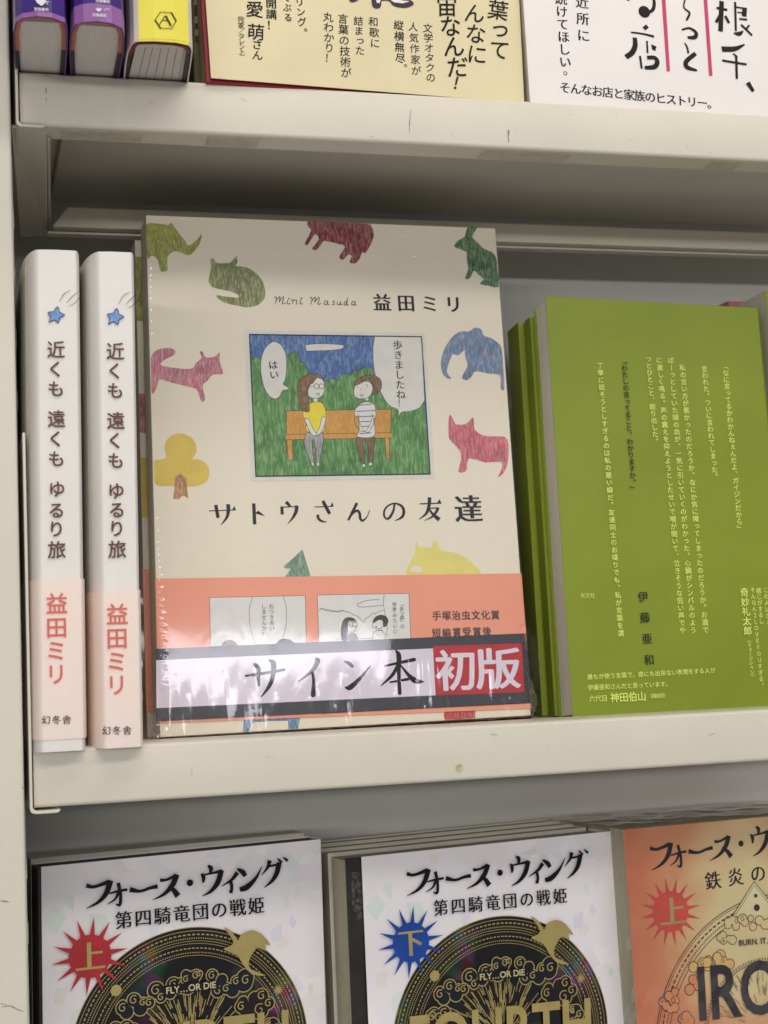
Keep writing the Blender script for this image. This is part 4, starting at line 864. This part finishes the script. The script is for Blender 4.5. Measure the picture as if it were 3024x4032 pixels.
mb = MB(); mb.box((xa + .0030, .018, SA + .0002), (xa + .0046, .095, SA + .190), mat('dim_page_edge', (120, 112, 84), rough=.8, var=.15, stretch=(80, 80, 1))); part('page_block', mb, fb)
WINE = mat('wine_print', (84, 16, 26)); PALE = mat('pale_print', (150, 138, 122))
mb = MB()
for v0, v1, M in ((0, 20, PALE), (24, 62, WINE), (66, 92, PALE), (95, 112, WINE), (116, 140, PALE), (146, 165, WINE)):
    z1_ = hitY(775, v0, .0118)[2]; z0_ = hitY(775, v1, .0118)[2]; mb.box((xa + .0004, .0115, z0_), (xa + .0018, .0119, z1_), M)
part('spine_print', mb, fb, kind='stuff')
# white book with bold lettering
wp0 = hitZ(2090, 407, SA + .0003); wp1 = hitZ(3024, 461, SA + .0003); plW = lean_plane(wp0, wp1, 4.0)
qa = plW.hit(2088, 408); ta = plW.hit(2060, 0); dl = (ta - qa) / (ta[1] - qa[1]); qW = [qa, qa + [.13, 0], qa + [.13, 0] + dl * .19, qa + dl * .19]
WPAP = mat('white_cover', (232, 226, 224), rough=.4, var=.01, scale=30)
wb = thing('white_lettered_book', 'white book with bold black lettering and magenta rules on the upper shelf', 'book', plW.W(*qW[0]))
book_body(wb, plW, qW, .018, 'R', WPAP, PAGES)
P = Print(plW, 1e-4); BI = mat('bold_black_ink', (24, 20, 24), var=0, spec=.2)
def D3(pts, wd, **k): P.stroke(c3(*pts), [x * c3.s for x in wd] if isinstance(wd, list) else wd * c3.s, BI, **k)
MG = mat('magenta_ink', (196, 56, 106), var=0)
P.poly(c3((958, -80), (984, -80), (1019, 466), (996, 468)), MG); P.poly(c3((1232, -80), (1256, -80), (1296, 496), (1273, 498)), MG)
P.text('にご近所に', c3((436, -200))[0], c3((453, 232))[0], 86 * c3.s, BI, vert=True, mincho=.02)
P.text('続けてほしい', c3((306, -6))[0], c3((334, 405))[0], 80 * c3.s, BI, vert=True, mincho=.02); P.text('。', c3((316, 500))[0], c3((316, 500))[0], 84 * c3.s, BI, vert=True)
P.text('そんなお店と家族のヒストリー。', c3((332, 572))[0], c3((1296, 680))[0], 76 * c3.s, BI, mincho=.02)
N0 = dict(cap=False)
D3([(742, 0), (752, -4)], 14); D3([(905, -30), (915, 20), (905, 65), (865, 88)], [16, 20, 22, 16]); P.circlel(P.loc(c3((850, 78))[0]), .0028, BI, 20)
P.poly(c3((838, 180), (862, 160), (880, 180), (858, 200)), BI); D3([(763, 212), (840, 222), (914, 240)], [10, 12, 16], **N0); D3([(788, 246), (790, 300), (770, 345), (730, 375)], [28, 32, 34, 32], **N0); D3([(867, 268), (872, 348)], 12, **N0); P.poly(c3((895, 290), (930, 305), (922, 335), (900, 322)), BI)
D3([(822, 366), (833, 450)], 14, **N0); D3([(868, 378), (915, 378), (935, 405), (915, 438), (852, 444)], [24, 26, 30, 30, 22], **N0)
D3([(1128, -40), (1108, 45), (1145, 85), (1128, 130)], [10, 10, 14, 14]); D3([(1095, 196), (1145, 185), (1188, 215), (1178, 245), (1132, 246)], [12, 14, 22, 26, 16], **N0); D3([(1112, 280), (1130, 310), (1138, 350)], [6, 12, 12], **N0); D3([(1185, 350), (1125, 402), (1130, 440), (1195, 462)], [26, 28, 30, 12], **N0)
D3([(1355, 8), (1348, 206)], 30, **N0); D3([(1322, 52), (1392, 66)], 16, **N0); D3([(1345, 100), (1318, 148)], 18, **N0); D3([(1378, 105), (1404, 152)], 18, **N0)
D3([(1443, 14), (1448, 205)], 14, **N0); D3([(1440, 46), (1520, 58)], 10, **N0); D3([(1505, 55), (1502, 108)], [30, 30], **N0); D3([(1458, 82), (1500, 86)], 8, **N0); D3([(1470, 124), (1522, 130)], 12, **N0); D3([(1435, 218), (1470, 222), (1496, 204)], [10, 26, 8], **N0); D3([(1482, 162), (1554, 232)], 14, **N0); D3([(1536, 165), (1512, 196)], 12, **N0)
D3([(1356, 322), (1440, 320), (1505, 292)], [34, 30, 8], **N0); D3([(1358, 396), (1518, 422)], 14, **N0); D3([(1430, 352), (1458, 372)], 10, **N0); D3([(1450, 366), (1454, 516)], 16, **N0); D3([(1525, 540), (1562, 598)], [30, 22], **N0)
P.done('cover_lettering', wb)
#==LOWER SHELF==
cF = CR(0, 3100, 1300); cO = CR(2100, 3000, 3024); cI = CR(1200, 3100, 2500)
def holo(name, a, cells, rough, coat, sat, sc=150):
    M = mat(name, a, rough=rough, var=.02, scale=12, coat=coat); nt = M.node_tree; N = nt.nodes; L = nt.links; b = N['Principled BSDF']; src = b.inputs['Base Color'].links[0].from_socket
    tc = N.new('ShaderNodeTexCoord'); vo = N.new('ShaderNodeTexVoronoi'); vo.inputs['Scale'].default_value = sc; L.new(tc.outputs['Object'], vo.inputs['Vector'])
    hs = N.new('ShaderNodeHueSaturation'); hs.inputs['Saturation'].default_value = sat[0]; hs.inputs['Value'].default_value = sat[1]; L.new(vo.outputs['Color'], hs.inputs['Color'])
    nz = N.new('ShaderNodeTexNoise'); nz.inputs['Scale'].default_value = 28; L.new(tc.outputs['Object'], nz.inputs['Vector'])
    mr = N.new('ShaderNodeMapRange'); mr.inputs[1].default_value = .5; mr.inputs[2].default_value = .72; mr.inputs[4].default_value = cells; L.new(nz.outputs['Fac'], mr.inputs[0])
    mx = N.new('ShaderNodeMix'); mx.data_type = 'RGBA'; L.new(mr.outputs[0], mx.inputs['Factor']); L.new(src, mx.inputs['A']); L.new(hs.outputs[0], mx.inputs['B']); L.new(mx.outputs['Result'], b.inputs['Base Color'])
    return M
HOLO = holo('pearl_cover', (240, 236, 240), .22, .2, .35, (.35, 1.3))
def low_plane(tl, tr, y, lean=0.5):
    a = hitY(*tl, y); b = hitZ(*tr, a[2]); b[1] = a[1] + (b[1] - a[1]) * .6
    return lean_plane(a, b, lean)
pl1 = low_plane((162, 3413), (1263, 3304), .060)
def low_quad(pl, tl, tr, l1, r1):
    TL = pl.hit(*tl); TR = pl.hit(*tr); L1 = pl.hit(*l1); R1 = pl.hit(*r1)
    dl = (TL - L1) / (TL - L1)[1]; dr = (TR - R1) / (TR - R1)[1]
    Hh = (pl.W(*TL)[2] - SCc) / pl.ez[2] - .0004
    return [TL - dl * Hh, TR - dr * Hh, TR, TL]
q1 = low_quad(pl1, (162, 3413), (1263, 3304), (168.5, 4032), (1285, 4032))
NAV = holo('emblem_dark', (14, 12, 16), .9, .3, .15, (1.25, .26), 210); GOLD = mat('gold_foil', (186, 168, 106), rough=.35, var=.05, metal=.35, scale=100)
TBI = mat('title_ink', (14, 12, 22), rough=.5, var=0, spec=.2)
def emblem_title(P, T, dark=True):
    """title strokes; T maps zoomed coordinates of the first book to picture points"""
    def S(pts, wd, **k): P.stroke([T(p) for p in pts], [x * cF.s for x in wd] if isinstance(wd, list) else wd * cF.s, TBI, cap=False, **k)
    S([(430, 492), (470, 498), (545, 472)], [22, 16, 22]); S([(552, 466), (530, 530), (490, 575), (430, 607)], [30, 26, 16, 3])
    S([(545, 532), (590, 520), (636, 512)], [8, 12, 14]); S([(590, 478), (602, 540), (598, 588), (576, 584)], [18, 16, 16, 4]); S([(594, 522), (574, 560), (536, 586)], [16, 11, 3])
    S([(648, 512), (700, 520), (750, 504), (788, 496)], [26, 15, 16, 22]); 
    S([(800, 466), (835, 462), (880, 440)], [18, 13, 16]); S([(884, 436), (862, 490), (820, 535), (764, 564)], [28, 26, 16, 3]); S([(842, 496), (868, 515), (890, 545)], [10, 22, 30])
    P.circlel(P.loc(T((950, 478))), 17 * cF.s * P.pxs((500, 3500)), TBI, 18)
    S([(1040, 392), (1055, 405), (1052, 430)], [10, 22, 12]); S([(1008, 432), (1018, 450), (1016, 478)], [12, 20, 10]); S([(1010, 440), (1060, 430), (1110, 418)], [8, 11, 16]); S([(1108, 414), (1090, 475), (1055, 520), (1012, 545)], [26, 26, 16, 3])
    S([(1188, 426), (1160, 462), (1108, 496)], [22, 15, 3]); S([(1152, 462), (1160, 500), (1154, 530)], [16, 16, 18])
    S([(1188, 408), (1215, 425), (1228, 445)], [10, 24, 20]); S([(1200, 512), (1235, 500), (1280, 455), (1312, 395)], [22, 28, 16, 3])
    S([(1350, 366), (1340, 400), (1310, 440)], [22, 15, 3]); S([(1345, 396), (1390, 386)], 11); S([(1398, 376), (1385, 430), (1360, 470), (1322, 502)], [26, 24, 16, 3]); S([(1390, 356), (1410, 378)], [6, 16]); S([(1418, 350), (1440, 368)], [6, 16])
def sun(P, T, c, col, ch, rr=104, R2=190, n=14, ph=.1):
    c_ = P.loc(T(c)); r = rr * cF.s * P.pxs((500, 3700)); R = R2 * cF.s * P.pxs((500, 3700))
    for i in range(n):
        a = ph + i * 2 * math.pi / n; d = .14; P.polyl([(c_[0] + r * .93 * math.cos(a - d), c_[1] + r * .93 * math.sin(a - d)), (c_[0] + R * math.cos(a), c_[1] + R * math.sin(a)), (c_[0] + r * .93 * math.cos(a + d), c_[1] + r * .93 * math.sin(a + d))], col)
    P.circlel(c_, r, col, 40); P.up(); P.char(ch, c_, r * 1.45, GOLD, mincho=.03, off=.006)
def ring(P, c, r, wd, M, dash=None, n=120, a0=0, a1=2 * math.pi):
    if dash:
        k, fr = dash; P.up()
        for i in range(k):
            t0 = a0 + (a1 - a0) * i / k; t1 = t0 + (a1 - a0) / k * fr
            P.m.face([P.pl.W(c[0] + q * math.cos(t), c[1] + q * math.sin(t), P.h) for q, t in ((r - wd / 2, t0), (r + wd / 2, t0), (r + wd / 2, t1), (r - wd / 2, t1))], M)
    else:
        P.up(); V = []; 
        for i in range(n + 1):
            t = a0 + (a1 - a0) * i / n; V += [P.pl.W(c[0] + q * math.cos(t), c[1] + q * math.sin(t), P.h) for q in (r - wd / 2, r + wd / 2)]
        P.m.mesh(V, [(2 * i, 2 * i + 1, 2 * i + 3, 2 * i + 2) for i in range(n)], M)
def clouds(P, c, R, G, D, seed, spots):
    rn = random.Random(seed)
    for (fx, fy, s_) in spots:
        bl = []
        for k in range(8):
            a = rn.uniform(0, 6.3); d = rn.uniform(.2, 1) * s_ * R; bl.append((c[0] + fx * R + d * math.cos(a) * 1.3, c[1] + fy * R + d * math.sin(a) * .6, rn.uniform(.35, .6) * s_ * R))
        for x, y, r in bl: P.circlel((x, y), r, G, 24)
        for x, y, r in bl: P.circlel((x, y), r - .009 * R, D, 24)
        for x, y, r in bl[::2]:
            P.strokel([(x + r * .62 * (1 - t * .8) * math.cos(1 + t * 7), y + r * .62 * (1 - t * .8) * math.sin(1 + t * 7)) for t in [i / 9 for i in range(10)]], .009 * R, G, n=2, cap=False)
def circum(a, b, c):
    ax, ay = a; bx, by = b; cx_, cy_ = c; d = 2 * (ax * (by - cy_) + bx * (cy_ - ay) + cx_ * (ay - by))
    ux = ((ax * ax + ay * ay) * (by - cy_) + (bx * bx + by * by) * (cy_ - ay) + (cx_ * cx_ + cy_ * cy_) * (ay - by)) / d
    uy = ((ax * ax + ay * ay) * (cx_ - bx) + (bx * bx + by * by) * (ax - cx_) + (cx_ * cx_ + cy_ * cy_) * (bx - ax)) / d
    return np.array([ux, uy]), math.hypot(ax - ux, ay - uy)
SHARD = [mat('pearl_shard_%d' % i, c, rough=.15, var=.01, coat=.5) for i, c in enumerate(((222, 234, 228), (238, 232, 226), (228, 226, 240), (230, 236, 234), (242, 236, 240)))]
def shards(P, q, seed, n=46):
    rn = random.Random(seed); x0 = max(q[0][0], q[3][0]) + .004; x1 = min(q[1][0], q[2][0]) - .004; y1 = q[3][1] - .004
    for i in range(n):
        cx_ = rn.uniform(x0, x1); cy_ = y1 - rn.uniform(0, .062); r = rn.uniform(.0014, .0048); a = rn.uniform(0, 6)
        pts = []
        for k in range(4):
            t = a + k * 1.57 + rn.uniform(-.4, .4); rr = r * rn.uniform(.5, 1.3); pts.append((cx_ + rr * math.cos(t), cy_ + rr * 1.5 * math.sin(t)))
        P.polyl(pts, SHARD[rn.randrange(5)])
def wing_cover(root, pl, q, T, suncol, ch, seed, name='cover_print'):
    P = Print(pl, 8e-5); shards(P, q, seed)
    C3, R = circum(P.loc(T((382, 1189))), P.loc(T((1050, 706))), P.loc(T((1537, 1189))))
    P.circlel(C3, R * 1.006, GOLD, 160); P.circlel(C3, R, NAV, 160)
    for f, wd, ds in ((.975, .005, None), (.945, .011, (150, .62)), (.915, .010, (300, .5)), (.893, .004, None), (.872, .004, None), (.835, .009, (150, .66)), (.80, .009, (260, .5)), (.778, .004, None)): ring(P, C3, R * f, wd * R, GOLD, ds)
    rn = random.Random(seed)
    for i in range(150):
        a = math.pi / 2 + rn.uniform(-1.0, 1.0); r0 = rn.uniform(.12, .42) * R; r1 = r0 + rn.uniform(.04, .16) * R; P.strokel([(C3[0] + r0 * math.cos(a), C3[1] + r0 * math.sin(a)), (C3[0] + r1 * math.cos(a), C3[1] + r1 * math.sin(a))], .006 * R, GOLD, cap=False)
    NV2 = [mat('cloud_dark_%d' % k, c_, rough=.3, var=.25, scale=80) for k, c_ in enumerate(((24, 22, 36), (18, 28, 38), (32, 24, 28)))]
    for j, sp in enumerate(([(-.18, .52, .13), (.06, .60, .10)], [(-.45, .42, .12), (.32, .50, .14)], [(-.62, .22, .12), (.52, .34, .14), (.66, .12, .1)], [(-.7, -.02, .12), (.75, -.1, .1), (-.5, .05, .1)])): clouds(P, C3, R, GOLD, NV2[j % 3], seed + j, sp)
    P.circlel(P.loc(T((580, 1018))), .0023, GOLD, 24)
    c_ = P.loc(T((1392, 1015)))
    for i in range(12): a = i * math.pi / 6; P.strokel([c_, (c_[0] + .0024 * math.cos(a), c_[1] + .0024 * math.sin(a))], [.0009, .0001], GOLD, cap=False)
    P.circlel(c_, .0011, GOLD, 14)
    # plain long-tailed bird in gold
    P.poly([T(p) for p in ((1118, 700), (1160, 722), (1192, 768), (1206, 738), (1262, 716), (1312, 738), (1356, 792), (1326, 786), (1332, 822), (1292, 802), (1264, 832), (1246, 872), (1256, 912), (1332, 942), (1262, 938), (1214, 884), (1186, 842), (1118, 812), (1152, 796), (1168, 776), (1150, 742))], GOLD, sm=2)
    P.poly([T(p) for p in ((822, 1042), (815, 996), (1090, 966), (1097, 1012))], NAV)
    P.latin('FLY…OR DIE', T((832, 1036)), T((1082, 1004)), mat('pale_gold_ink', (206, 196, 150), var=0), off=.018)
    P.latin('FOURTH', T((440, 1488)), T((1450, 1358)), GOLD, off=.02, sy=1.28)
    sun(P, T, (450, 847), suncol, ch)
    emblem_title(P, T)
    P.text('第四騎竜団の戦姫', T((618, 664)), T((1282, 592)), 90 * cF.s, TBI, mincho=.02)
    P.done(name, root)
SRED = mat('sun_red', (186, 44, 52), rough=.4, var=.08, scale=80); SBLU = mat('sun_blue', (28, 74, 168), rough=.3, var=.08, scale=80)
STK = 'pearl-white books in the lower shelf stacks'
PAGL = mat('page_edges_low', (178, 172, 150), rough=.85, var=.08, scale=30, stretch=(60, 60, 2))
CARD = mat('white_card_edge', (206, 202, 192), rough=.6)
b1 = thing('emblem_book', 'pearl-white book with red sun emblem and dark round medallion, lower left', 'book', pl1.W(*q1[0]), STK)
book_body(b1, pl1, q1, .017, 'R', HOLO, PAGL, inset=.0008)
wing_cover(b1, pl1, q1, lambda p: cF(p)[0], SRED, '上', 11)
pb1 = behind(pl1, .0185); qb1 = shiftq(insetq(q1, 0, .0, 0, -.0013), -.0012)
mb = MB(); mb.slab(pl1, insetq(q1, -.0012, .0004, 0, .0006), -.0165, -.0007, mat('black_board', (38, 37, 34), rough=.5, var=.2, scale=150)); part('inner_board', mb, b1)
b1b = thing('emblem_book', 'pale book directly behind the red-sun one, only its top edge showing', 'book', pb1.W(*qb1[0]), STK)
book_body(b1b, pb1, qb1, .017, 'R', CARD, PAGL, inset=.0006)
mb = MB(); mb.slab(pb1, [qb1[3] + [.0002, -.0006], qb1[2] + [-.0002, -.0006], qb1[2] + [-.0002, .0002], qb1[3] + [.0002, .0002]], -.0165, -.0006, CARD); part('top_edge', mb, b1b)
pl2 = low_plane((1423, 3374), (2410, 3272), .058)
q2_ = low_quad(pl2, (1423, 3374), (2410, 3272), (1451, 4032), (2458, 4032))
q2_[0][1] = max(q2_[0][1], q2_[0][1])
b2 = thing('emblem_book', 'glossy white book with blue sun emblem and dark round medallion', 'book', pl2.W(*q2_[0]), STK)
mb = MB(); mb.slab(pl2, q2_, -.0004, 0, HOLO); part('jacket', mb, b2, bevel=.0001)
BLK = mat('black_board', (38, 37, 34), rough=.5, var=.2, scale=150)
qk = insetq(q2_, -.0068, .001, 0, .0002)
mb = MB(); mb.slab(pl2, qk, -.0022, -.0012, BLK); part('front_board', mb, b2)
mb = MB(); mb.slab(pl2, insetq(qk, 0, 0, .001, .001), -.0195, -.0023, PAGL); part('page_block', mb, b2)
mb = MB(); mb.slab(pl2, [qk[1], q2_[1] + [.0004, 0], q2_[2] + [.0004, 0], qk[2]], -.0205, -.0006, HOLO); part('spine', mb, b2)
GRP = mat('grey_pattern', (74, 72, 68), var=.4, scale=700)
P = Print(pl2, -.00115); P.polyl([qk[3] + [.0022, -.006], qk[3] + [.0068, -.006], qk[3] + [.0066, -.026], qk[3] + [.0040, -.026], qk[3] + [.0021, -.020]], GRP); P.done('board_pattern', b2)
# transfer of the first book's print to the second
dF = pl1.hit(*cF((432, 500))[0]); eF = pl1.hit(*cF((1436, 355))[0]); dI = pl2.hit(*cI((508, 440))[0]); eI = pl2.hit(*cI((1412, 316))[0])
kf = np.linalg.norm(eI - dI) / np.linalg.norm(eF - dF); rf = math.atan2(*(eI - dI)[::-1]) - math.atan2(*(eF - dF)[::-1])
class Moved(Print):
    def __init__(s, pl, h, src, d0, d1, k, r): super().__init__(pl, h); s.src = src; s.d0 = d0; s.d1 = d1; s.k = k; s.r = r
    def loc(s, p):
        a = (s.src.hit(*p) - s.d0) * s.k; c, q = math.cos(s.r), math.sin(s.r); return s.d1 + np.array([c * a[0] - q * a[1], q * a[0] + c * a[1]])
_P = Print
def moved_print(pl, h): return Moved(pl, h, pl1, dF, dI, kf, rf)
Print = lambda pl, h=1e-4, off=(0, 0): moved_print(pl, h)
wing_cover(b2, pl2, q2_, lambda p: cF(p)[0], SBLU, '下', 11)
Print = _P
h = .0208
for i in range(3):
    pb = behind(pl2, h); qq = shiftq(insetq(qk, -.0002 - .0008 * i, 0, 0, -.0006 * (i + 1)), -.001)
    bb = thing('emblem_book', ('pale book directly behind the blue-sun book, its top edge showing', 'pale book third from the front in the blue-sun stack, thin white rim', 'rearmost pale book of the blue-sun stack, nearest the grey back panel')[i], 'book', pb.W(*qq[0]), STK)
    book_body(bb, pb, qq, .0125, 'R', CARD, PAGL, inset=.0007); h += .0135
# orange book in film
pl3 = low_plane((2455, 3267), (3024, 3217), .058)
q3 = low_quad(pl3, (2455, 3267), (3180, 3203), (2509, 4032), (3240, 4032))
q3[1] = q3[0] + [.118, 0]; q3[2] = q3[3] + [.118, .001]
ORG = mat('orange_cover', (206, 122, 72), rough=.35, var=.05, scale=9, rgb2=(222, 178, 104), bump=.1)
b3 = thing('orange_book', 'film-wrapped orange and yellow book with a red sun emblem at the lower right', 'book', pl3.W(*q3[0]))
book_body(b3, pl3, q3, .052, 'R', ORG, PAGL, inset=.0)
M = bpy.data.materials.new('orange_paper'); M.use_nodes = True; nt = M.node_tree; N = nt.nodes; L = nt.links
tc = N.new('ShaderNodeTexCoord'); mp = N.new('ShaderNodeMapping'); L.new(tc.outputs['Object'], mp.inputs[0])
mp.inputs['Location'].default_value = (-(q3[3][0] + .062) * 1.0, 0, -.02)
gr = N.new('ShaderNodeTexGradient'); gr.gradient_type = 'SPHERICAL'; 
cw = pl3.W(q3[3][0] + .062, q3[3][1] - .045); off = root_loc(b3)
mp.vector_type = 'POINT'; mp.inputs['Location'].default_value = (-(cw[0] - off.x) / .07, 0, -(cw[2] - off.z) / .09); mp.inputs['Scale'].default_value = (1 / .07, 0, 1 / .09)
L.new(mp.outputs[0], gr.inputs[0]); nz = N.new('ShaderNodeTexNoise'); nz.inputs['Scale'].default_value = 45; nz.inputs['Detail'].default_value = 8; L.new(tc.outputs['Object'], nz.inputs['Vector'])
ad = N.new('ShaderNodeMath'); ad.operation = 'MULTIPLY_ADD'; ad.inputs[1].default_value = 1.0; L.new(gr.outputs['Fac'], ad.inputs[0])
m2_ = N.new('ShaderNodeMath'); m2_.operation = 'MULTIPLY_ADD'; m2_.inputs[1].default_value = .5; m2_.inputs[2].default_value = -.22; L.new(nz.outputs['Fac'], m2_.inputs[0]); L.new(m2_.outputs[0], ad.inputs[2])
rp = N.new('ShaderNodeValToRGB'); rp.color_ramp.elements[0].color = lin((200, 106, 72)); rp.color_ramp.elements[0].position = .05; rp.color_ramp.elements[1].color = lin((224, 204, 150)); rp.color_ramp.elements[1].position = .74
e_ = rp.color_ramp.elements.new(.38); e_.color = lin((210, 140, 96)); L.new(ad.outputs[0], rp.inputs[0]); L.new(rp.outputs[0], N['Principled BSDF'].inputs['Base Color']); N['Principled BSDF'].inputs['Roughness'].default_value = .4
mb = MB(); mb.slab(pl3, insetq(q3, .0002, .0002, .0002, .0002), 3e-5, 9e-5, M); part('cover_sheet', mb, b3)
P = Print(pl3, 1.5e-4); T = lambda p: cO(p)[0]; k3 = cO.s / cF.s
# title reused at this book's place
dO = pl3.hit(*cO((826, 610))[0]); eO = pl3.hit(*cO((1400, 670))[0]); 
d0 = pl1.hit(*cF((432, 492))[0]); e0 = pl1.hit(*cF((892, 545))[0]); kk = np.linalg.norm(eO - dO) / np.linalg.norm(e0 - d0); rr_ = math.atan2(*(eO - dO)[::-1]) - math.atan2(*(e0 - d0)[::-1])
PM = Moved(pl3, 3e-4, pl1, d0, dO, kk, rr_)
emblem_title(PM, lambda p: cF(p)[0])
P.text('鉄炎の竜騎', T((1268, 838)), T((1900, 738)), 118 * cO.s, TBI, mincho=.02)
OL = mat('line_black', (44, 36, 34), var=0); SR2 = mat('sun_red_orange', (206, 76, 62), rough=.45, var=.08, scale=60)
sc0 = P.loc(T((968, 1058))); r = 128 * cO.s * P.pxs((2600, 3600)); R = 218 * cO.s * P.pxs((2600, 3600))
for i in range(16):
    a = .1 + i * 2 * math.pi / 16; P.polyl([(sc0[0] + r * .93 * math.cos(a - .13), sc0[1] + r * .93 * math.sin(a - .13)), (sc0[0] + R * math.cos(a), sc0[1] + R * math.sin(a)), (sc0[0] + r * .93 * math.cos(a + .13), sc0[1] + r * .93 * math.sin(a + .13))], SR2)
P.circlel(sc0, r, SR2, 40); P.up(); P.char('上', P.loc(T((985, 1055))), r * 1.5, GOLD, mincho=.03, off=.006)
C3, R = circum(P.loc(T((915, 1660))), P.loc(T((1100, 1290))), P.loc(T((1435, 1010))))
for f, wd, ds in ((1.0, .006, None), (.985, .004, None), (.955, .010, (150, .66)), (.925, .010, (300, .5)), (.90, .005, None)): ring(P, C3, R * f, wd * R, OL, ds)
PALEY = mat('pale_yellow_print', (228, 216, 168), rough=.45, var=.04, scale=80)
P.poly([T(p) for p in ((1560, 845), (1750, 1085), (1405, 1090))], PALEY); 
for l, wd in (([(1405, 1090), (1560, 845), (1750, 1085)], 7), ([(1425, 1085), (1562, 872), (1730, 1085)], 4)): P.stroke([T(p) for p in l], wd * cO.s, OL, curve=False, cap=False)
for c_, r_ in (((1570, 946), .0009), ((1578, 1030), .0016)): P.circlel(P.loc(T(c_)), r_, OL, 16)
OC = [mat('orange_cloud_%d' % i, c, rough=.5, var=.05, scale=60) for i, c in enumerate(((226, 204, 146), (224, 184, 112), (214, 136, 84)))]
Rc = R
for j, (px, py, s_) in enumerate(((1400, 1150, .06), (1520, 1130, .06), (1640, 1140, .06), (1370, 1260, .06), (1270, 1400, .07), (1180, 1440, .06), (1130, 1560, .07), (1010, 1650, .07), (940, 1720, .06), (1050, 1800, .07), (1330, 1400, .06))):
    cc = P.loc(T((px, py))); rn = random.Random(j); bl = [(cc[0] + rn.uniform(-1, 1) * s_ * R, cc[1] + rn.uniform(-.6, .6) * s_ * R, rn.uniform(.4, .65) * s_ * R) for _ in range(5)]
    for x, y, q_ in bl: P.circlel((x, y), q_, OL, 22)
    for x, y, q_ in bl: P.circlel((x, y), q_ - .005 * R, OC[0 if py < 1300 else 1 if py < 1500 else 2], 22)
    x, y, q_ = bl[0]; P.strokel([(x + q_ * .6 * (1 - t * .8) * math.cos(1 + t * 7), y + q_ * .6 * (1 - t * .8) * math.sin(1 + t * 7)) for t in [i / 9 for i in range(10)]], .005 * R, OL, n=2, cap=False)
rn = random.Random(5); cc = P.loc(T((1650, 1900)))
for i in range(70):
    a = math.pi / 2 + rn.uniform(-1.1, 1.2); r0 = rn.uniform(.012, .026); P.strokel([(cc[0] + r0 * math.cos(a), cc[1] + r0 * math.sin(a)), (cc[0] + (r0 + .004) * math.cos(a), cc[1] + (r0 + .004) * math.sin(a))], .00022, OL, cap=False)
ring(P, cc, .031, .0003, OL); ring(P, cc, .0322, .0012, OL, (140, .25))
P.latin('BURN. IT. D', T((1450, 1298)), T((1700, 1276)), OL, off=.02)
P.latin('IRON', T((1170, 1820)), T((2010, 1730)), mat('title_black', (34, 28, 34), rough=.4), off=.045, sy=1.25)
P.m.mesh([v for v in PM.m.v], PM.m.f, TBI)
P.done('cover_print', b3)
FILM2 = film_mat('orange_wrap_film', rough=0.08, bump=0.03, scale=(50, 50, 30), fine=0.02)
wrap_front(b3, pl3, insetq(q3, -.0012, -.001, .001, -.0008), .0016, 90, 90, lambda s_, t, p: (0, 0, .00012 * wobble(p[0], p[1], 300) + max(0, t - .9) * .004 * wobble(p[0], p[1], 500)), FILM2)
# film drawn over the top of the orange stack, puckered
plT = Plane(pl3.W(q3[3][0], q3[3][1] + .0006, 0), pl3.ex, -pl3.n); 
FILM3 = film_mat('crumpled_film', rough=.22, bump=.12, scale=(60, 60, 60), fine=.05, boost=.9, tint=.97)
wrap_front(b3, plT, [(-.006, -.0005), (.12, -.0005), (.12, .0545), (-.012, .0545)], .0006, 120, 60, lambda s_, t, p: (0, 0, .0007 * wobble(p[0], p[1], 160) + .0003 * wobble(p[0], p[1], 420) + .001), FILM3, name='crumpled_wrap')
# same kind of film down the left side
plS = Plane(pl3.W(q3[0][0] - .0006, q3[0][1], -.052), -pl3.n * -1, pl3.ez)
wrap_front(b3, plS, [(0, 0), (.052, 0), (.052, q3[3][1] - q3[0][1]), (0, q3[3][1] - q3[0][1])], .0006, 40, 120, lambda s_, t, p: (0, 0, .0006 * wobble(p[0], p[1], 260)), FILM3, name='crumpled_wrap')
for o in bpy.data.objects:
    if o.type == 'MESH' and o.get('kind') is None and o.name.split('.')[0] in ('crayon_animals', 'cover_lettering', 'bench_picture', 'band_print', 'strip_lettering', 'spine_lettering', 'spine_emblem', 'cover_print'):
        o['kind'] = 'stuff'
